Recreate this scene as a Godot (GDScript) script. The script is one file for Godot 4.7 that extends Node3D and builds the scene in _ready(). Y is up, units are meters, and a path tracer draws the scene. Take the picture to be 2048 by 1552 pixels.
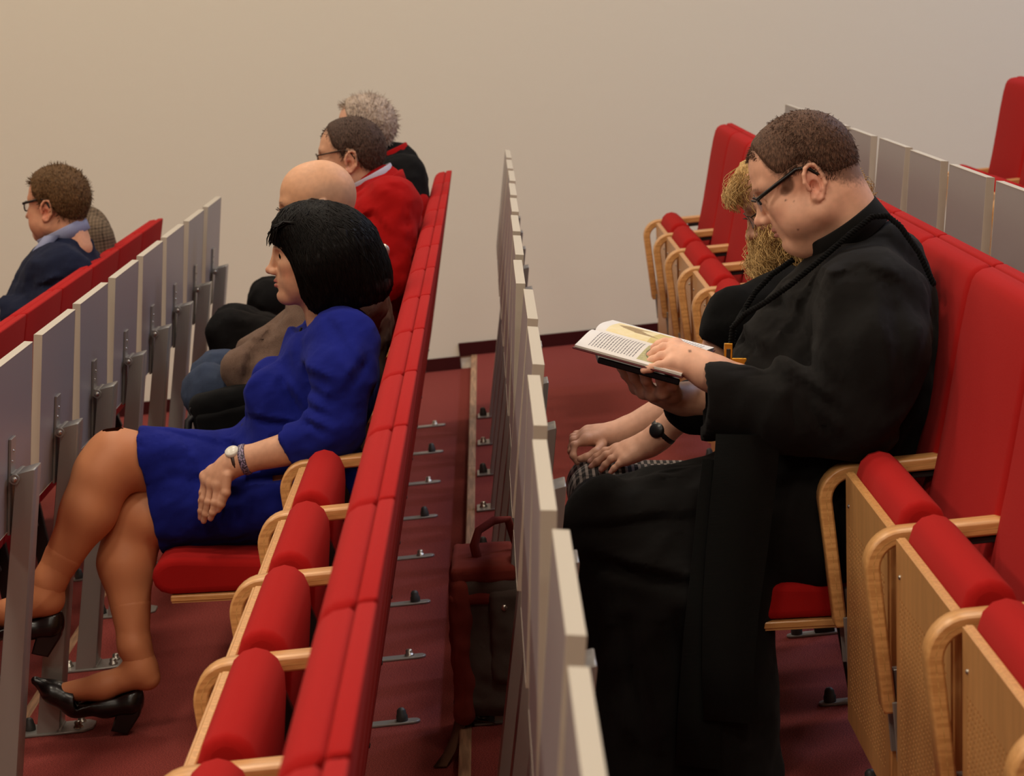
extends Node3D
# A tiered lecture hall seen along its rows: the rows run along z, the stage lies towards -x, each row is one low step higher than the one before it.

const PITCH := 0.55        # seat to seat along a row
const ROW := 1.057         # row to row
const STEP := 0.055        # rise from row to row
const ROW_X := -0.177      # top of the backrests in the row with floor height 0
var M := {}
var used := {}


func _ready() -> void:
	# ---- camera
	var cam := Camera3D.new()
	cam.name = "camera"
	cam.fov = rad_to_deg(2.0 * atan(776.0 / 5000.0))
	cam.near = 0.05
	cam.far = 60.0
	cam.transform = Transform3D(Basis(Vector3(0.9946, -0.1028, 0.0117), Vector3(0.1033, 0.9824, -0.1554), Vector3(0.0044, 0.1558, 0.9878)).orthonormalized(), Vector3(0, 1.565, 0))
	var lens := CameraAttributesPhysical.new()
	lens.frustum_focal_length = 12.0 / (776.0 / 5000.0)  # the same angle as fov, on a 24 mm high sensor
	lens.frustum_focus_distance = 5.0
	lens.exposure_aperture = 9.0
	cam.attributes = lens
	add_child(cam)
	# ---- air and exposure
	var we := WorldEnvironment.new()
	we.name = "environment"
	var env := Environment.new()
	env.background_mode = Environment.BG_COLOR
	env.background_color = Color(0, 0, 0)
	env.tonemap_mode = Environment.TONE_MAPPER_LINEAR
	env.tonemap_exposure = 1.0
	env.sdfgi_enabled = true
	env.ssao_enabled = true
	env.ssil_enabled = true
	we.environment = env
	add_child(we)
	# ---- ceiling lamps
	make_materials()
	for lx in [-3.6, -1.2, 1.2]:
		for lz in [-8.8, -6.0, -3.2, -0.4, 2.4]:
			ceiling_lamp(Vector3(lx, 4.7, lz), Color(1.0, 0.95, 0.865), 3.7 if lx < 0 else 3.0)
	for lz in [-8.9, -6.4]:
		ceiling_lamp(Vector3(4.2, 4.7, lz), Color(0.78, 0.86, 1.0), 8.0)
	build_room()
	build_rows()
	build_people()
	build_things()


# ------------------------------------------------------------------ naming
func numbered(called: String) -> String:
	var n: int = used.get(called, 0)
	used[called] = n + 1
	return called if n == 0 else "%s_%03d" % [called, n]


func tag(o: Node, label: String, category: String, group := "") -> void:
	o.set_meta("label", label)
	o.set_meta("category", category)
	if group:
		o.set_meta("group", group)


func thing(called: String, at: Vector3, label: String, category: String, group := "") -> Node3D:
	var o := Node3D.new()
	o.name = numbered(called)
	add_child(o)
	o.position = at
	tag(o, label, category, group)
	return o


func part(called: String, mesh: Mesh, m: Material, parent: Node3D, t := Transform3D()) -> MeshInstance3D:
	var o := MeshInstance3D.new()
	o.name = called
	o.mesh = mesh
	o.transform = t
	if m:
		o.material_override = m
	parent.add_child(o, true)
	return o


func structure(called: String, mesh: Mesh, m: Material, at := Vector3.ZERO) -> MeshInstance3D:
	var o := MeshInstance3D.new()
	o.name = called
	o.mesh = mesh
	o.material_override = m
	o.position = at
	o.set_meta("kind", "structure")
	add_child(o)
	return o


# ------------------------------------------------------------------ materials
func ramp(a: Color, b: Color, lo := 0.0, hi := 1.0) -> Gradient:
	var g := Gradient.new()
	g.offsets = PackedFloat32Array([lo, hi])
	g.colors = PackedColorArray([a, b])
	return g


func noise_tex(freq: float, sd: int, size: int, g: Gradient = null, normal := false, bump := 4.0, oct := 4) -> NoiseTexture2D:
	var n := FastNoiseLite.new()
	n.seed = sd
	n.frequency = freq
	n.noise_type = FastNoiseLite.TYPE_SIMPLEX_SMOOTH
	n.fractal_octaves = oct
	var t := NoiseTexture2D.new()
	t.width = size
	t.height = size
	t.seamless = true
	t.noise = n
	if g:
		t.color_ramp = g
	if normal:
		t.as_normal_map = true
		t.bump_strength = bump
	return t


func mat(called: String, c: Color, rough := 0.6, metal := 0.0) -> StandardMaterial3D:
	var m := StandardMaterial3D.new()
	m.resource_name = called
	m.albedo_color = c
	m.roughness = rough
	m.metallic = metal
	M[called] = m
	return m


func triplanar(m: StandardMaterial3D, s: Vector3) -> void:
	m.uv1_triplanar = true
	m.uv1_scale = s


func cloth(called: String, c: Color, freq := 0.09, scale := 9.0, dark := 0.82, rim := 0.25) -> StandardMaterial3D:
	var m := mat(called, c, 0.92)
	m.albedo_texture = noise_tex(freq, called.hash() % 1000, 256, ramp(Color(dark, dark, dark), Color(1, 1, 1), 0.25, 0.75))
	m.normal_enabled = true
	m.normal_texture = noise_tex(freq * 2.0, called.hash() % 777, 256, null, true, 5.0)
	m.normal_scale = 0.5
	m.rim_enabled = rim > 0.0
	m.rim = rim
	m.metallic_specular = 0.25
	triplanar(m, Vector3.ONE * scale)
	return m


func make_materials() -> void:
	cloth("red_wool", Color(0.71, 0.108, 0.102), 0.2, 14.0, 0.86, 0.12)
	cloth("carpet", Color(0.64, 0.285, 0.258), 0.22, 5.0, 0.62, 0.1)
	cloth("skirting_carpet", Color(0.30, 0.10, 0.10), 0.22, 5.0, 0.7, 0.1)
	var wall := mat("wall_paint", Color(0.88, 0.86, 0.79), 0.85)
	wall.normal_enabled = true
	wall.normal_texture = noise_tex(0.05, 4, 256, null, true, 1.5)
	wall.normal_scale = 0.06
	triplanar(wall, Vector3.ONE * 1.2)
	mat("ceiling_paint", Color(0.82, 0.79, 0.74), 0.9)
	var wood := mat("beech", Color(0.87, 0.65, 0.40), 0.38)
	wood.albedo_texture = noise_tex(0.02, 21, 512, ramp(Color(0.90, 0.87, 0.83), Color(1, 1, 1), 0.3, 0.7), false, 4.0, 5)
	triplanar(wood, Vector3(0.9, 9.0, 9.0))
	wood.clearcoat_enabled = true
	wood.clearcoat = 0.3
	wood.clearcoat_roughness = 0.3
	var ply := mat("ply_edge", Color(0.86, 0.68, 0.42), 0.45)
	ply.albedo_texture = noise_tex(0.02, 22, 256, ramp(Color(0.85, 0.8, 0.72), Color(1, 1, 1), 0.3, 0.7))
	triplanar(ply, Vector3(2, 20, 2))
	var board := mat("perforated_beech", Color(1, 1, 1), 0.42)
	board.albedo_texture = board_picture()
	board.clearcoat_enabled = true
	board.clearcoat = 0.25
	board.clearcoat_roughness = 0.35
	var lam := mat("grey_laminate", Color(0.60, 0.575, 0.575), 0.42)
	lam.albedo_texture = noise_tex(0.3, 31, 256, ramp(Color(0.93, 0.93, 0.93), Color(1, 1, 1), 0.3, 0.7))
	triplanar(lam, Vector3.ONE * 10.0)
	mat("cream_edge", Color(0.74, 0.70, 0.635), 0.5)
	var steel := mat("silver_paint", Color(0.60, 0.59, 0.57), 0.42, 0.35)
	steel.roughness_texture = noise_tex(0.2, 41, 128, ramp(Color(0.7, 0.7, 0.7), Color(1, 1, 1)))
	triplanar(steel, Vector3.ONE * 8.0)
	mat("dark_steel", Color(0.16, 0.155, 0.15), 0.5, 0.4)
	mat("zinc", Color(0.72, 0.70, 0.66), 0.3, 0.85)
	mat("bolt_cap", Color(0.22, 0.215, 0.21), 0.5)
	var strip := mat("nosing", Color(0.71, 0.55, 0.42), 0.5)
	strip.albedo_texture = noise_tex(0.03, 51, 256, ramp(Color(0.8, 0.8, 0.8), Color(1, 1, 1), 0.3, 0.7))
	triplanar(strip, Vector3(12, 3, 0.7))
	mat("lamp_frame", Color(0.75, 0.75, 0.74), 0.5)


func board_picture() -> ImageTexture:
	# the underside of a seat: beech grain along the seat
	var w := 512
	var h := 512
	var im := Image.create(w, h, false, Image.FORMAT_RGB8)
	var n := FastNoiseLite.new()
	n.seed = 8
	n.frequency = 0.02
	for y in h:
		for x in w:
			var g := 0.5 + 0.5 * n.get_noise_2d(x * 0.12, y * 1.6)
			var s := 0.5 + 0.5 * n.get_noise_2d(x * 0.8 + 900.0, y * 14.0)
			im.set_pixel(x, y, Color(0.83, 0.61, 0.37) * (0.84 + 0.13 * g + 0.09 * s))
	return ImageTexture.create_from_image(im)


# ------------------------------------------------------------------ shapes
func new_st() -> SurfaceTool:
	var st := SurfaceTool.new()
	st.begin(Mesh.PRIMITIVE_TRIANGLES)
	return st


func quad(st: SurfaceTool, a: Vector3, b: Vector3, c: Vector3, d: Vector3) -> void:
	for p in [a, b, c, a, c, d]:
		st.add_vertex(p)


func done(st: SurfaceTool) -> ArrayMesh:
	st.generate_normals()
	return st.commit()


# a box with chamfered edges, under a transform
func add_box(st: SurfaceTool, t: Transform3D, size: Vector3, ch := 0.002) -> void:
	var h := size * 0.5
	var c := minf(ch, minf(h.x, minf(h.y, h.z)) * 0.45)
	st.set_smooth_group(-1)
	var f := func(p: Vector3) -> Vector3: return t * p
	for ax in 3:
		var u := (ax + 1) % 3
		var v := (ax + 2) % 3
		for s in [-1.0, 1.0]:
			var q := []
			for k in [[-1, -1], [1, -1], [1, 1], [-1, 1]]:
				var p := Vector3.ZERO
				p[ax] = s * h[ax]
				p[u] = k[0] * (h[u] - c)
				p[v] = k[1] * (h[v] - c)
				q.append(f.call(p))
			if s > 0:
				q.reverse()
			quad(st, q[0], q[1], q[2], q[3])
		# the four edges along this axis
		for su in [-1.0, 1.0]:
			for sv in [-1.0, 1.0]:
				var q := []
				for k in [[0, -1], [0, 1], [1, 1], [1, -1]]:
					var p := Vector3.ZERO
					p[ax] = k[1] * (h[ax] - c)
					p[u] = su * (h[u] - (c if k[0] else 0.0))
					p[v] = sv * (h[v] - (0.0 if k[0] else c))
					q.append(f.call(p))
				if su * sv < 0:
					q.reverse()
				quad(st, q[0], q[1], q[2], q[3])
	for sx in [-1.0, 1.0]:
		for sy in [-1.0, 1.0]:
			for sz in [-1.0, 1.0]:
				var q := [f.call(Vector3(sx * h.x, sy * (h.y - c), sz * (h.z - c))), f.call(Vector3(sx * (h.x - c), sy * h.y, sz * (h.z - c))), f.call(Vector3(sx * (h.x - c), sy * (h.y - c), sz * h.z))]
				if sx * sy * sz > 0:
					q.reverse()
				for p in q:
					st.add_vertex(p)


func box_mesh(size: Vector3, ch := 0.002, at := Vector3.ZERO) -> ArrayMesh:
	var st := new_st()
	add_box(st, Transform3D(Basis(), at), size, ch)
	return done(st)


# a side outline (x, y) pushed along z from z0 to z1, its ends rounded over r
func add_extrusion(st: SurfaceTool, outline: PackedVector2Array, z0: float, z1: float, r: float, steps: int, sg := 0) -> void:
	var n := outline.size()
	var area := 0.0
	for i in n:
		area += outline[i].cross(outline[(i + 1) % n])
	if area < 0:
		outline.reverse()
	var nor := PackedVector2Array()
	for i in n:
		var e0 := (outline[i] - outline[(i + n - 1) % n]).normalized()
		var e1 := (outline[(i + 1) % n] - outline[i]).normalized()
		var m := (Vector2(e0.y, -e0.x) + Vector2(e1.y, -e1.x))
		m = m.normalized() / maxf(0.5, sqrt(maxf(0.0, (1.0 + e0.dot(e1)) * 0.5)))
		nor.append(m)
	var rings := []
	var zs := []
	for k in steps + 1:
		var a := PI / 2 * k / float(maxi(steps, 1))
		rings.append(r * (1.0 - sin(a)))
		zs.append(z0 + r * (1.0 - cos(a)))
	for k in steps + 1:
		var a := PI / 2 * (steps - k) / float(maxi(steps, 1))
		rings.append(r * (1.0 - sin(a)))
		zs.append(z1 - r * (1.0 - cos(a)))
	st.set_smooth_group(sg)
	for k in rings.size() - 1:
		for i in n:
			var j := (i + 1) % n
			var a: Vector2 = outline[i] - nor[i] * rings[k]
			var b: Vector2 = outline[j] - nor[j] * rings[k]
			var c: Vector2 = outline[j] - nor[j] * rings[k + 1]
			var d: Vector2 = outline[i] - nor[i] * rings[k + 1]
			quad(st, Vector3(a.x, a.y, zs[k]), Vector3(d.x, d.y, zs[k + 1]), Vector3(c.x, c.y, zs[k + 1]), Vector3(b.x, b.y, zs[k]))
	st.set_smooth_group(sg + 1 if sg >= 0 else -1)
	for e in 2:
		var poly := PackedVector2Array()
		for i in n:
			poly.append(outline[i] - nor[i] * (rings[0] if e == 0 else rings[-1]))
		var tri := Geometry2D.triangulate_polygon(poly)
		for k in range(0, tri.size(), 3):
			var q := [poly[tri[k]], poly[tri[k + 1]], poly[tri[k + 2]]]
			var ccw: bool = (q[1] - q[0]).cross(q[2] - q[0]) > 0
			if ccw == (e == 1):
				q.reverse()
			for p in q:
				st.add_vertex(Vector3(p.x, p.y, zs[0] if e == 0 else zs[-1]))


func extrusion(outline: PackedVector2Array, z0: float, z1: float, r := 0.0, steps := 1, sg := 0) -> ArrayMesh:
	var st := new_st()
	add_extrusion(st, outline, z0, z1, r, steps, sg)
	return done(st)


# a polygon whose corners are rounded with radius r
func rounded(pts: Array, r: float, seg := 4) -> PackedVector2Array:
	var out := PackedVector2Array()
	var n := pts.size()
	for i in n:
		var p: Vector2 = pts[i]
		var a: Vector2 = pts[(i + n - 1) % n]
		var b: Vector2 = pts[(i + 1) % n]
		var d := minf(r, minf(p.distance_to(a), p.distance_to(b)) * 0.45)
		var pa := p + (a - p).normalized() * d
		var pb := p + (b - p).normalized() * d
		for k in seg + 1:
			var t := k / float(seg)
			out.append(pa.lerp(p, t).lerp(p.lerp(pb, t), t))
	return out


func add_tube(st: SurfaceTool, pts: Array, radii: Array, sides := 8, closed := true) -> void:
	var rings := []
	var up := Vector3.UP
	for i in pts.size():
		var a: Vector3 = pts[maxi(i - 1, 0)]
		var b: Vector3 = pts[mini(i + 1, pts.size() - 1)]
		var d := (b - a).normalized()
		if i == 0:
			up = Vector3.RIGHT if absf(d.y) > 0.9 else Vector3.UP
		var s := d.cross(up).normalized()
		up = s.cross(d).normalized()
		var ring := []
		var r: float = radii[mini(i, radii.size() - 1)]
		for k in sides:
			var an := TAU * k / sides
			ring.append(pts[i] + (s * cos(an) + up * sin(an)) * r)
		rings.append(ring)
	st.set_smooth_group(0)
	for i in rings.size() - 1:
		for k in sides:
			var l := (k + 1) % sides
			quad(st, rings[i][k], rings[i][l], rings[i + 1][l], rings[i + 1][k])
	if closed:
		st.set_smooth_group(-1)
		for k in range(1, sides - 1):
			for p in [rings[0][0], rings[0][k + 1], rings[0][k]]:
				st.add_vertex(p)
			for p in [rings[-1][0], rings[-1][k], rings[-1][k + 1]]:
				st.add_vertex(p)


func tube_mesh(pts: Array, radii: Array, sides := 8) -> ArrayMesh:
	var st := new_st()
	add_tube(st, pts, radii, sides)
	return done(st)


# a profile (radius, height) turned about the y axis
func lathe(prof: Array, sides := 16, sg := 0) -> ArrayMesh:
	var st := new_st()
	st.set_smooth_group(sg)
	for i in prof.size() - 1:
		var a: Vector2 = prof[i]
		var b: Vector2 = prof[i + 1]
		for k in sides:
			var t0 := TAU * k / sides
			var t1 := TAU * (k + 1) / sides
			var p := Vector3(a.x * cos(t0), a.y, a.x * sin(t0))
			var q := Vector3(a.x * cos(t1), a.y, a.x * sin(t1))
			var r := Vector3(b.x * cos(t1), b.y, b.x * sin(t1))
			var s := Vector3(b.x * cos(t0), b.y, b.x * sin(t0))
			if a.x > 1e-6:
				for v in [p, r, q]:
					st.add_vertex(v)
			if b.x > 1e-6:
				for v in [p, s, r]:
					st.add_vertex(v)
	return done(st)


# ------------------------------------------------------------------ the hall
func ceiling_lamp(at: Vector3, c: Color, e: float) -> void:
	var t := thing("ceiling_lamp", at, "square recessed ceiling lamp lighting the hall", "lamp", "ceiling lamps of the hall")
	part("frame", box_mesh(Vector3(0.7, 0.06, 0.7), 0.006, Vector3(0, 0.035, 0)), M.lamp_frame, t)
	var glow := StandardMaterial3D.new()
	glow.albedo_color = Color(0.9, 0.9, 0.9)
	glow.emission_enabled = true
	glow.emission = c
	glow.emission_energy_multiplier = 2.0
	part("diffuser_light", box_mesh(Vector3(0.6, 0.01, 0.6), 0.002), glow, t)
	var l := AreaLight3D.new()
	l.name = "lamp_light"
	l.area_size = Vector2(0.6, 0.6)
	l.area_normalize_energy = true
	l.light_color = c
	l.light_energy = e
	l.area_range = 20.0
	l.shadow_enabled = true
	l.rotation_degrees = Vector3(-90, 0, 0)
	l.position = Vector3(0, -0.02, 0)
	t.add_child(l)


func build_room() -> void:
	var back := -10.6
	var front := 7.0
	var left := -8.0
	var right := 6.5
	var length := front - back
	var mid := (front + back) / 2.0
	structure("wall_far", box_mesh(Vector3(right - left + 0.4, 5.4, 0.2), 0.0), M.wall_paint, Vector3((left + right) / 2, 2.3, back - 0.1))
	structure("wall_near", box_mesh(Vector3(right - left + 0.4, 5.4, 0.2), 0.0), M.wall_paint, Vector3((left + right) / 2, 2.3, front + 0.1))
	structure("wall_stage", box_mesh(Vector3(0.2, 5.4, length), 0.0), M.wall_paint, Vector3(left - 0.1, 2.3, mid))
	structure("wall_rear", box_mesh(Vector3(0.2, 5.4, length), 0.0), M.wall_paint, Vector3(right + 0.1, 2.3, mid))
	structure("ceiling", box_mesh(Vector3(right - left + 0.4, 0.2, length + 0.4), 0.0), M.ceiling_paint, Vector3((left + right) / 2, 4.9, mid))
	var fl := Node3D.new()
	fl.name = "floor"
	fl.set_meta("kind", "structure")
	add_child(fl)
	var bb := Node3D.new()
	bb.name = "baseboard_far"
	bb.set_meta("kind", "structure")
	add_child(bb)
	for r in range(-1, 6):
		var x0: float = left if r == -1 else edge_x(r)
		var x1: float = right if r == 5 else edge_x(r + 1)
		var top := STEP * (r - 1)
		part("carpet_tier", box_mesh(Vector3(x1 - x0, 0.4, length), 0.0, Vector3((x0 + x1) / 2, top - 0.2, mid)), M.carpet, fl)
		part("skirting", box_mesh(Vector3(x1 - x0, 0.055, 0.012), 0.002, Vector3((x0 + x1) / 2 - 0.05, top + 0.0275, back + 0.006)), M.skirting_carpet, bb)
		if r >= 0:
			part("skirting", box_mesh(Vector3(0.052, 0.056, 0.0125), 0.002, Vector3(x0 - 0.026, top + 0.0275, back + 0.0062)), M.skirting_carpet, bb)
			var zz := back + 0.02
			var n := 0
			while zz < front - 0.1:
				var z1: float = minf(zz + (2.56 if n == 0 else 2.0), front)
				part("step_nosing", box_mesh(Vector3(0.026, 0.05, z1 - zz - 0.003), 0.003, Vector3(x0 + 0.011, top - 0.0225, (zz + z1) / 2)), M.nosing, fl)
				zz = z1
				n += 1


func edge_x(r: int) -> float:
	return row_x(r) - 1.085


func row_x(r: int) -> float:
	return ROW_X + ROW * (r - 1)


# ------------------------------------------------------------------ chairs
var chair_meshes := {}
const PIVOT := Vector3(-0.342, 0.30, 0.0)


func make_chair_meshes() -> void:
	var c := chair_meshes
	var back := PackedVector2Array()
	# front face from the top down, then the rear face up
	for p in [[-0.030, 0.943], [-0.048, 0.941], [-0.060, 0.934], [-0.068, 0.922], [-0.078, 0.895], [-0.095, 0.835], [-0.115, 0.755], [-0.137, 0.670], [-0.160, 0.590], [-0.185, 0.505], [-0.208, 0.425], [-0.222, 0.370], [-0.222, 0.348], [-0.210, 0.338], [-0.185, 0.336], [-0.165, 0.345], [-0.150, 0.42], [-0.125, 0.53], [-0.097, 0.65], [-0.070, 0.765], [-0.042, 0.87], [-0.026, 0.925], [-0.024, 0.938]]:
		back.append(Vector2(p[0], p[1]))
	c.back = extrusion(back, -0.546, -0.004, 0.022, 4, 0)
	c.shell = extrusion(rounded([Vector2(0.0, 0.944), Vector2(-0.0225, 0.944), Vector2(-0.163, 0.36), Vector2(-0.141, 0.35)], 0.006, 3), -0.542, -0.008, 0.005, 2, 0)
	# seat, laid flat; the pivot is the origin
	var cu := PackedVector2Array()
	for p in [[0.13, 0.016], [0.15, 0.03], [0.15, 0.055], [0.135, 0.068], [0.05, 0.076], [-0.08, 0.084], [-0.20, 0.092], [-0.275, 0.098], [-0.305, 0.097], [-0.327, 0.088], [-0.340, 0.073], [-0.345, 0.055], [-0.340, 0.036], [-0.327, 0.022], [-0.305, 0.015]]:
		cu.append(Vector2(p[0], p[1]))
	c.cushion = extrusion(cu, -0.505, -0.045, 0.016, 4, 0)
	# board: edges of ply and a drilled face below
	var st := new_st()
	add_box(st, Transform3D(Basis(), Vector3(-0.075, 0.0075, -0.275)), Vector3(0.46, 0.013, 0.468), 0.002)
	c.board = done(st)
	c.face = drilled_face(-0.303, 0.153, -0.507, -0.043)
	# armrest: a bent band of laminated beech
	var arm := PackedVector2Array()
	arm.append(Vector2(-0.135, 0.609))
	arm.append(Vector2(-0.155, 0.611))
	for k in 9:
		var a := PI / 2 + PI / 2 * k / 8.0
		arm.append(Vector2(-0.309, 0.549) + Vector2(cos(a), sin(a)) * 0.062)
	arm.append(Vector2(-0.362, 0.322))
	arm.append(Vector2(-0.359, 0.314))
	arm.append(Vector2(-0.343, 0.313))
	arm.append(Vector2(-0.339, 0.320))
	for k in 9:
		var a := PI - PI / 2 * k / 8.0
		arm.append(Vector2(-0.309, 0.549) + Vector2(cos(a), sin(a)) * 0.038)
	arm.append(Vector2(-0.145, 0.587))
	c.arm = extrusion(arm, -0.0235, 0.0235, 0.004, 2, 0)
	c.lamella = extrusion(offset_band(arm), -0.0237, 0.0237, 0.0, 1, -1)
	# steel foot: plate with pointed ends, two bolts, upright and bracket
	c.plate = foot_plate()
	st = new_st()
	add_box(st, Transform3D(Basis(Vector3.BACK, 0.09), Vector3(-0.268, 0.155, 0)), Vector3(0.045, 0.31, 0.024), 0.002)
	add_box(st, Transform3D(Basis(Vector3.BACK, 0.28), Vector3(-0.215, 0.44, 0)), Vector3(0.03, 0.33, 0.02), 0.002)
	c.upright = done(st)
	st = new_st()
	add_box(st, Transform3D(Basis(), Vector3(-0.322, 0.285, -0.031)), Vector3(0.05, 0.10, 0.006), 0.001)
	add_box(st, Transform3D(Basis(), Vector3(-0.322, 0.285, 0.031)), Vector3(0.05, 0.10, 0.006), 0.001)
	add_box(st, Transform3D(Basis(), Vector3(-0.310, 0.285, 0)), Vector3(0.03, 0.05, 0.066), 0.001)
	add_box(st, Transform3D(Basis(), Vector3(-0.332, 0.335, -0.008)), Vector3(0.010, 0.09, 0.02), 0.001)
	c.bracket = done(st)
	c.rest = box_mesh(Vector3(0.05, 0.010, 0.028), 0.001, Vector3(-0.175, 0.579, 0))
	c.bolt = lathe([Vector2(0.0, 0.016), Vector2(0.006, 0.016), Vector2(0.0085, 0.013), Vector2(0.0085, 0.006), Vector2(0.011, 0.005), Vector2(0.012, 0.0)], 8)
	c.cap = lathe([Vector2(0.0, 0.030), Vector2(0.006, 0.029), Vector2(0.010, 0.024), Vector2(0.011, 0.015), Vector2(0.013, 0.012), Vector2(0.013, 0.0)], 12)
	c.pin = lathe([Vector2(0.0, 0.003), Vector2(0.003, 0.0025), Vector2(0.0042, 0.0)], 8)


# a thin beech facing with rows of real holes; it looks down when the seat is flat
func drilled_face(xa: float, xb: float, za: float, zb: float) -> ArrayMesh:
	var st := new_st()
	st.set_smooth_group(-1)
	var top := -0.0022
	var deep := 0.0009
	var tri := func(a: Vector2, b: Vector2, c: Vector2) -> void:
		if (b - a).cross(c - a) < 0.0:
			var k := b
			b = c
			c = k
		for p: Vector2 in [a, b, c]:
			st.set_uv(Vector2((p.x - xa) / (xb - xa), (p.y - za) / (zb - za)))
			st.add_vertex(Vector3(p.x, top, p.y))
	var rect := func(x0: float, x1: float, z0: float, z1: float) -> void:
		if x1 - x0 > 1e-6 and z1 - z0 > 1e-6:
			tri.call(Vector2(x0, z0), Vector2(x1, z0), Vector2(x1, z1))
			tri.call(Vector2(x0, z0), Vector2(x1, z1), Vector2(x0, z1))
	var wall := func(a: Vector3, b: Vector3, to: Vector3) -> void:
		var q := [a, b, b + Vector3(0, deep - top, 0), a + Vector3(0, deep - top, 0)]
		if (q[2] - q[0]).cross(q[1] - q[0]).dot(to) < 0.0:
			q.reverse()
		for p in [q[0], q[1], q[2], q[0], q[2], q[3]]:
			st.set_uv(Vector2((p.x - xa) / (xb - xa), (p.z - za) / (zb - za)))
			st.add_vertex(p)
	var px := 0.0100
	var pz := 0.0182
	var cols := 33
	var rows := 22
	var x0 := xa + 0.085
	rect.call(xa, x0, za, zb)
	rect.call(x0 + cols * px, xb, za, zb)
	for i in cols:
		var l := x0 + i * px
		var r := l + px
		var z := za + 0.027 + (pz * 0.5 if i % 2 else 0.0)
		rect.call(l, r, za, z)
		for j in rows:
			var c := Vector2(l + px * 0.5, z + pz * 0.5)
			var corner := [Vector2(r, z + pz), Vector2(l, z + pz), Vector2(l, z), Vector2(r, z)]
			var v := []
			for k in 8:
				var an := deg_to_rad(22.5 + 45.0 * k)
				v.append(c + Vector2(cos(an), sin(an)) * 0.0034)
			for k in 4:
				tri.call(corner[k], v[2 * k], v[2 * k + 1])
				tri.call(corner[k], v[2 * k + 1], v[(2 * k + 2) % 8])
				tri.call(corner[k], v[(2 * k + 2) % 8], corner[(k + 1) % 4])
			for k in 8:
				var a: Vector2 = v[k]
				var b: Vector2 = v[(k + 1) % 8]
				wall.call(Vector3(a.x, top, a.y), Vector3(b.x, top, b.y), Vector3(c.x - a.x, 0, c.y - a.y))
			z += pz
		rect.call(l, r, z, zb)
	wall.call(Vector3(xa, top, za), Vector3(xa, top, zb), Vector3.LEFT)
	wall.call(Vector3(xb, top, za), Vector3(xb, top, zb), Vector3.RIGHT)
	wall.call(Vector3(xa, top, za), Vector3(xb, top, za), Vector3.FORWARD)
	wall.call(Vector3(xa, top, zb), Vector3(xb, top, zb), Vector3.BACK)
	return done(st)


func offset_band(arm: PackedVector2Array) -> PackedVector2Array:
	# the dark glue line half way through the band
	var out := PackedVector2Array()
	var inner := PackedVector2Array()
	var c := Vector2(-0.309, 0.549)
	for e in 2:
		var r := 0.0490 + 0.0012 * e
		var line := PackedVector2Array()
		line.append(Vector2(-0.155, c.y + r))
		for k in 9:
			var a := PI / 2 + PI / 2 * k / 8.0
			line.append(c + Vector2(cos(a), sin(a)) * r)
		line.append(Vector2(c.x - r + 0.008, 0.318))
		if e == 0:
			out = line
		else:
			inner = line
	inner.reverse()
	out.append_array(inner)
	return out


func foot_plate() -> ArrayMesh:
	var o := PackedVector2Array()
	for k in 7:
		var a := PI / 2 + PI * k / 6.0
		o.append(Vector2(-0.325 + 0.017 * cos(a), 0.016 * sin(a)))
	for k in 7:
		var a := -PI / 2 + PI * k / 6.0
		o.append(Vector2(-0.142 + 0.017 * cos(a), 0.016 * sin(a)))
	return flat_plate(o, 0.006)


# an outline in the floor plane (x, z) with a thickness upwards
func flat_plate(o: PackedVector2Array, h: float) -> ArrayMesh:
	var m := new_st()
	add_extrusion(m, o, -h, 0.0, 0.0012, 1, 0)
	var flat := done(m)
	var st := new_st()
	st.append_from(flat, 0, Transform3D(Basis(Vector3.RIGHT, PI / 2), Vector3.ZERO))
	return st.commit()


func make_chair(folded: bool, last: bool, i: int, marks: bool) -> Node3D:
	var c := chair_meshes
	var t := Node3D.new()
	part("backrest", c.back, M.red_wool, t)
	var shell := part("back_shell", c.shell, M.red_wool, t)
	for zz in ([-0.09, -0.46] if marks else []):
		part("screw", c.pin, M.zinc, shell, Transform3D(Basis(Vector3.BACK, -PI / 2 + 0.24), Vector3(-0.034, 0.80, zz)))
	var turn := Basis(Vector3.BACK, deg_to_rad(-94.2) if folded else deg_to_rad(-3.0))
	var seat := part("seat", c.cushion, M.red_wool, t, Transform3D(turn, PIVOT))
	var b := part("seat_board", c.board, M.beech, seat)
	part("drilled_face", c.face, M.perforated_beech, seat)
	b.set_meta("label", "beech plywood board under the seat cushion")
	for zz in [-0.08, -0.47]:
		part("screw", c.pin, M.zinc, seat, Transform3D(Basis(Vector3.RIGHT, PI), Vector3(-0.25, -0.0022, zz)))
	for e in (2 if last else 1):
		var z := -PITCH * e
		var sh := Transform3D(Basis(), Vector3(0, 0, z))
		var a := part("armrest", c.arm, M.beech, t, sh)
		part("glue_line", c.lamella, M.ply_edge, a)
		part("foot_plate", c.plate, M.silver_paint, t, sh)
		part("upright", c.upright, M.dark_steel, t, sh)
		part("seat_bracket", c.bracket, M.silver_paint, t, sh)
		part("arm_support", c.rest, M.dark_steel, t, sh)
		var odd := (i + e) % 2 == 0
		part("bolt", c.cap if odd else c.bolt, M.bolt_cap if odd else M.zinc, t, Transform3D(Basis(), Vector3(-0.165, 0.006, z)))
		part("bolt", c.cap, M.bolt_cap, t, Transform3D(Basis(), Vector3(-0.318, 0.006, z)))
	return t


# ------------------------------------------------------------------ flip-up desks
var desk_meshes := {}
const HINGE := Vector3(-0.868, 0.697, 0.0)


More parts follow.
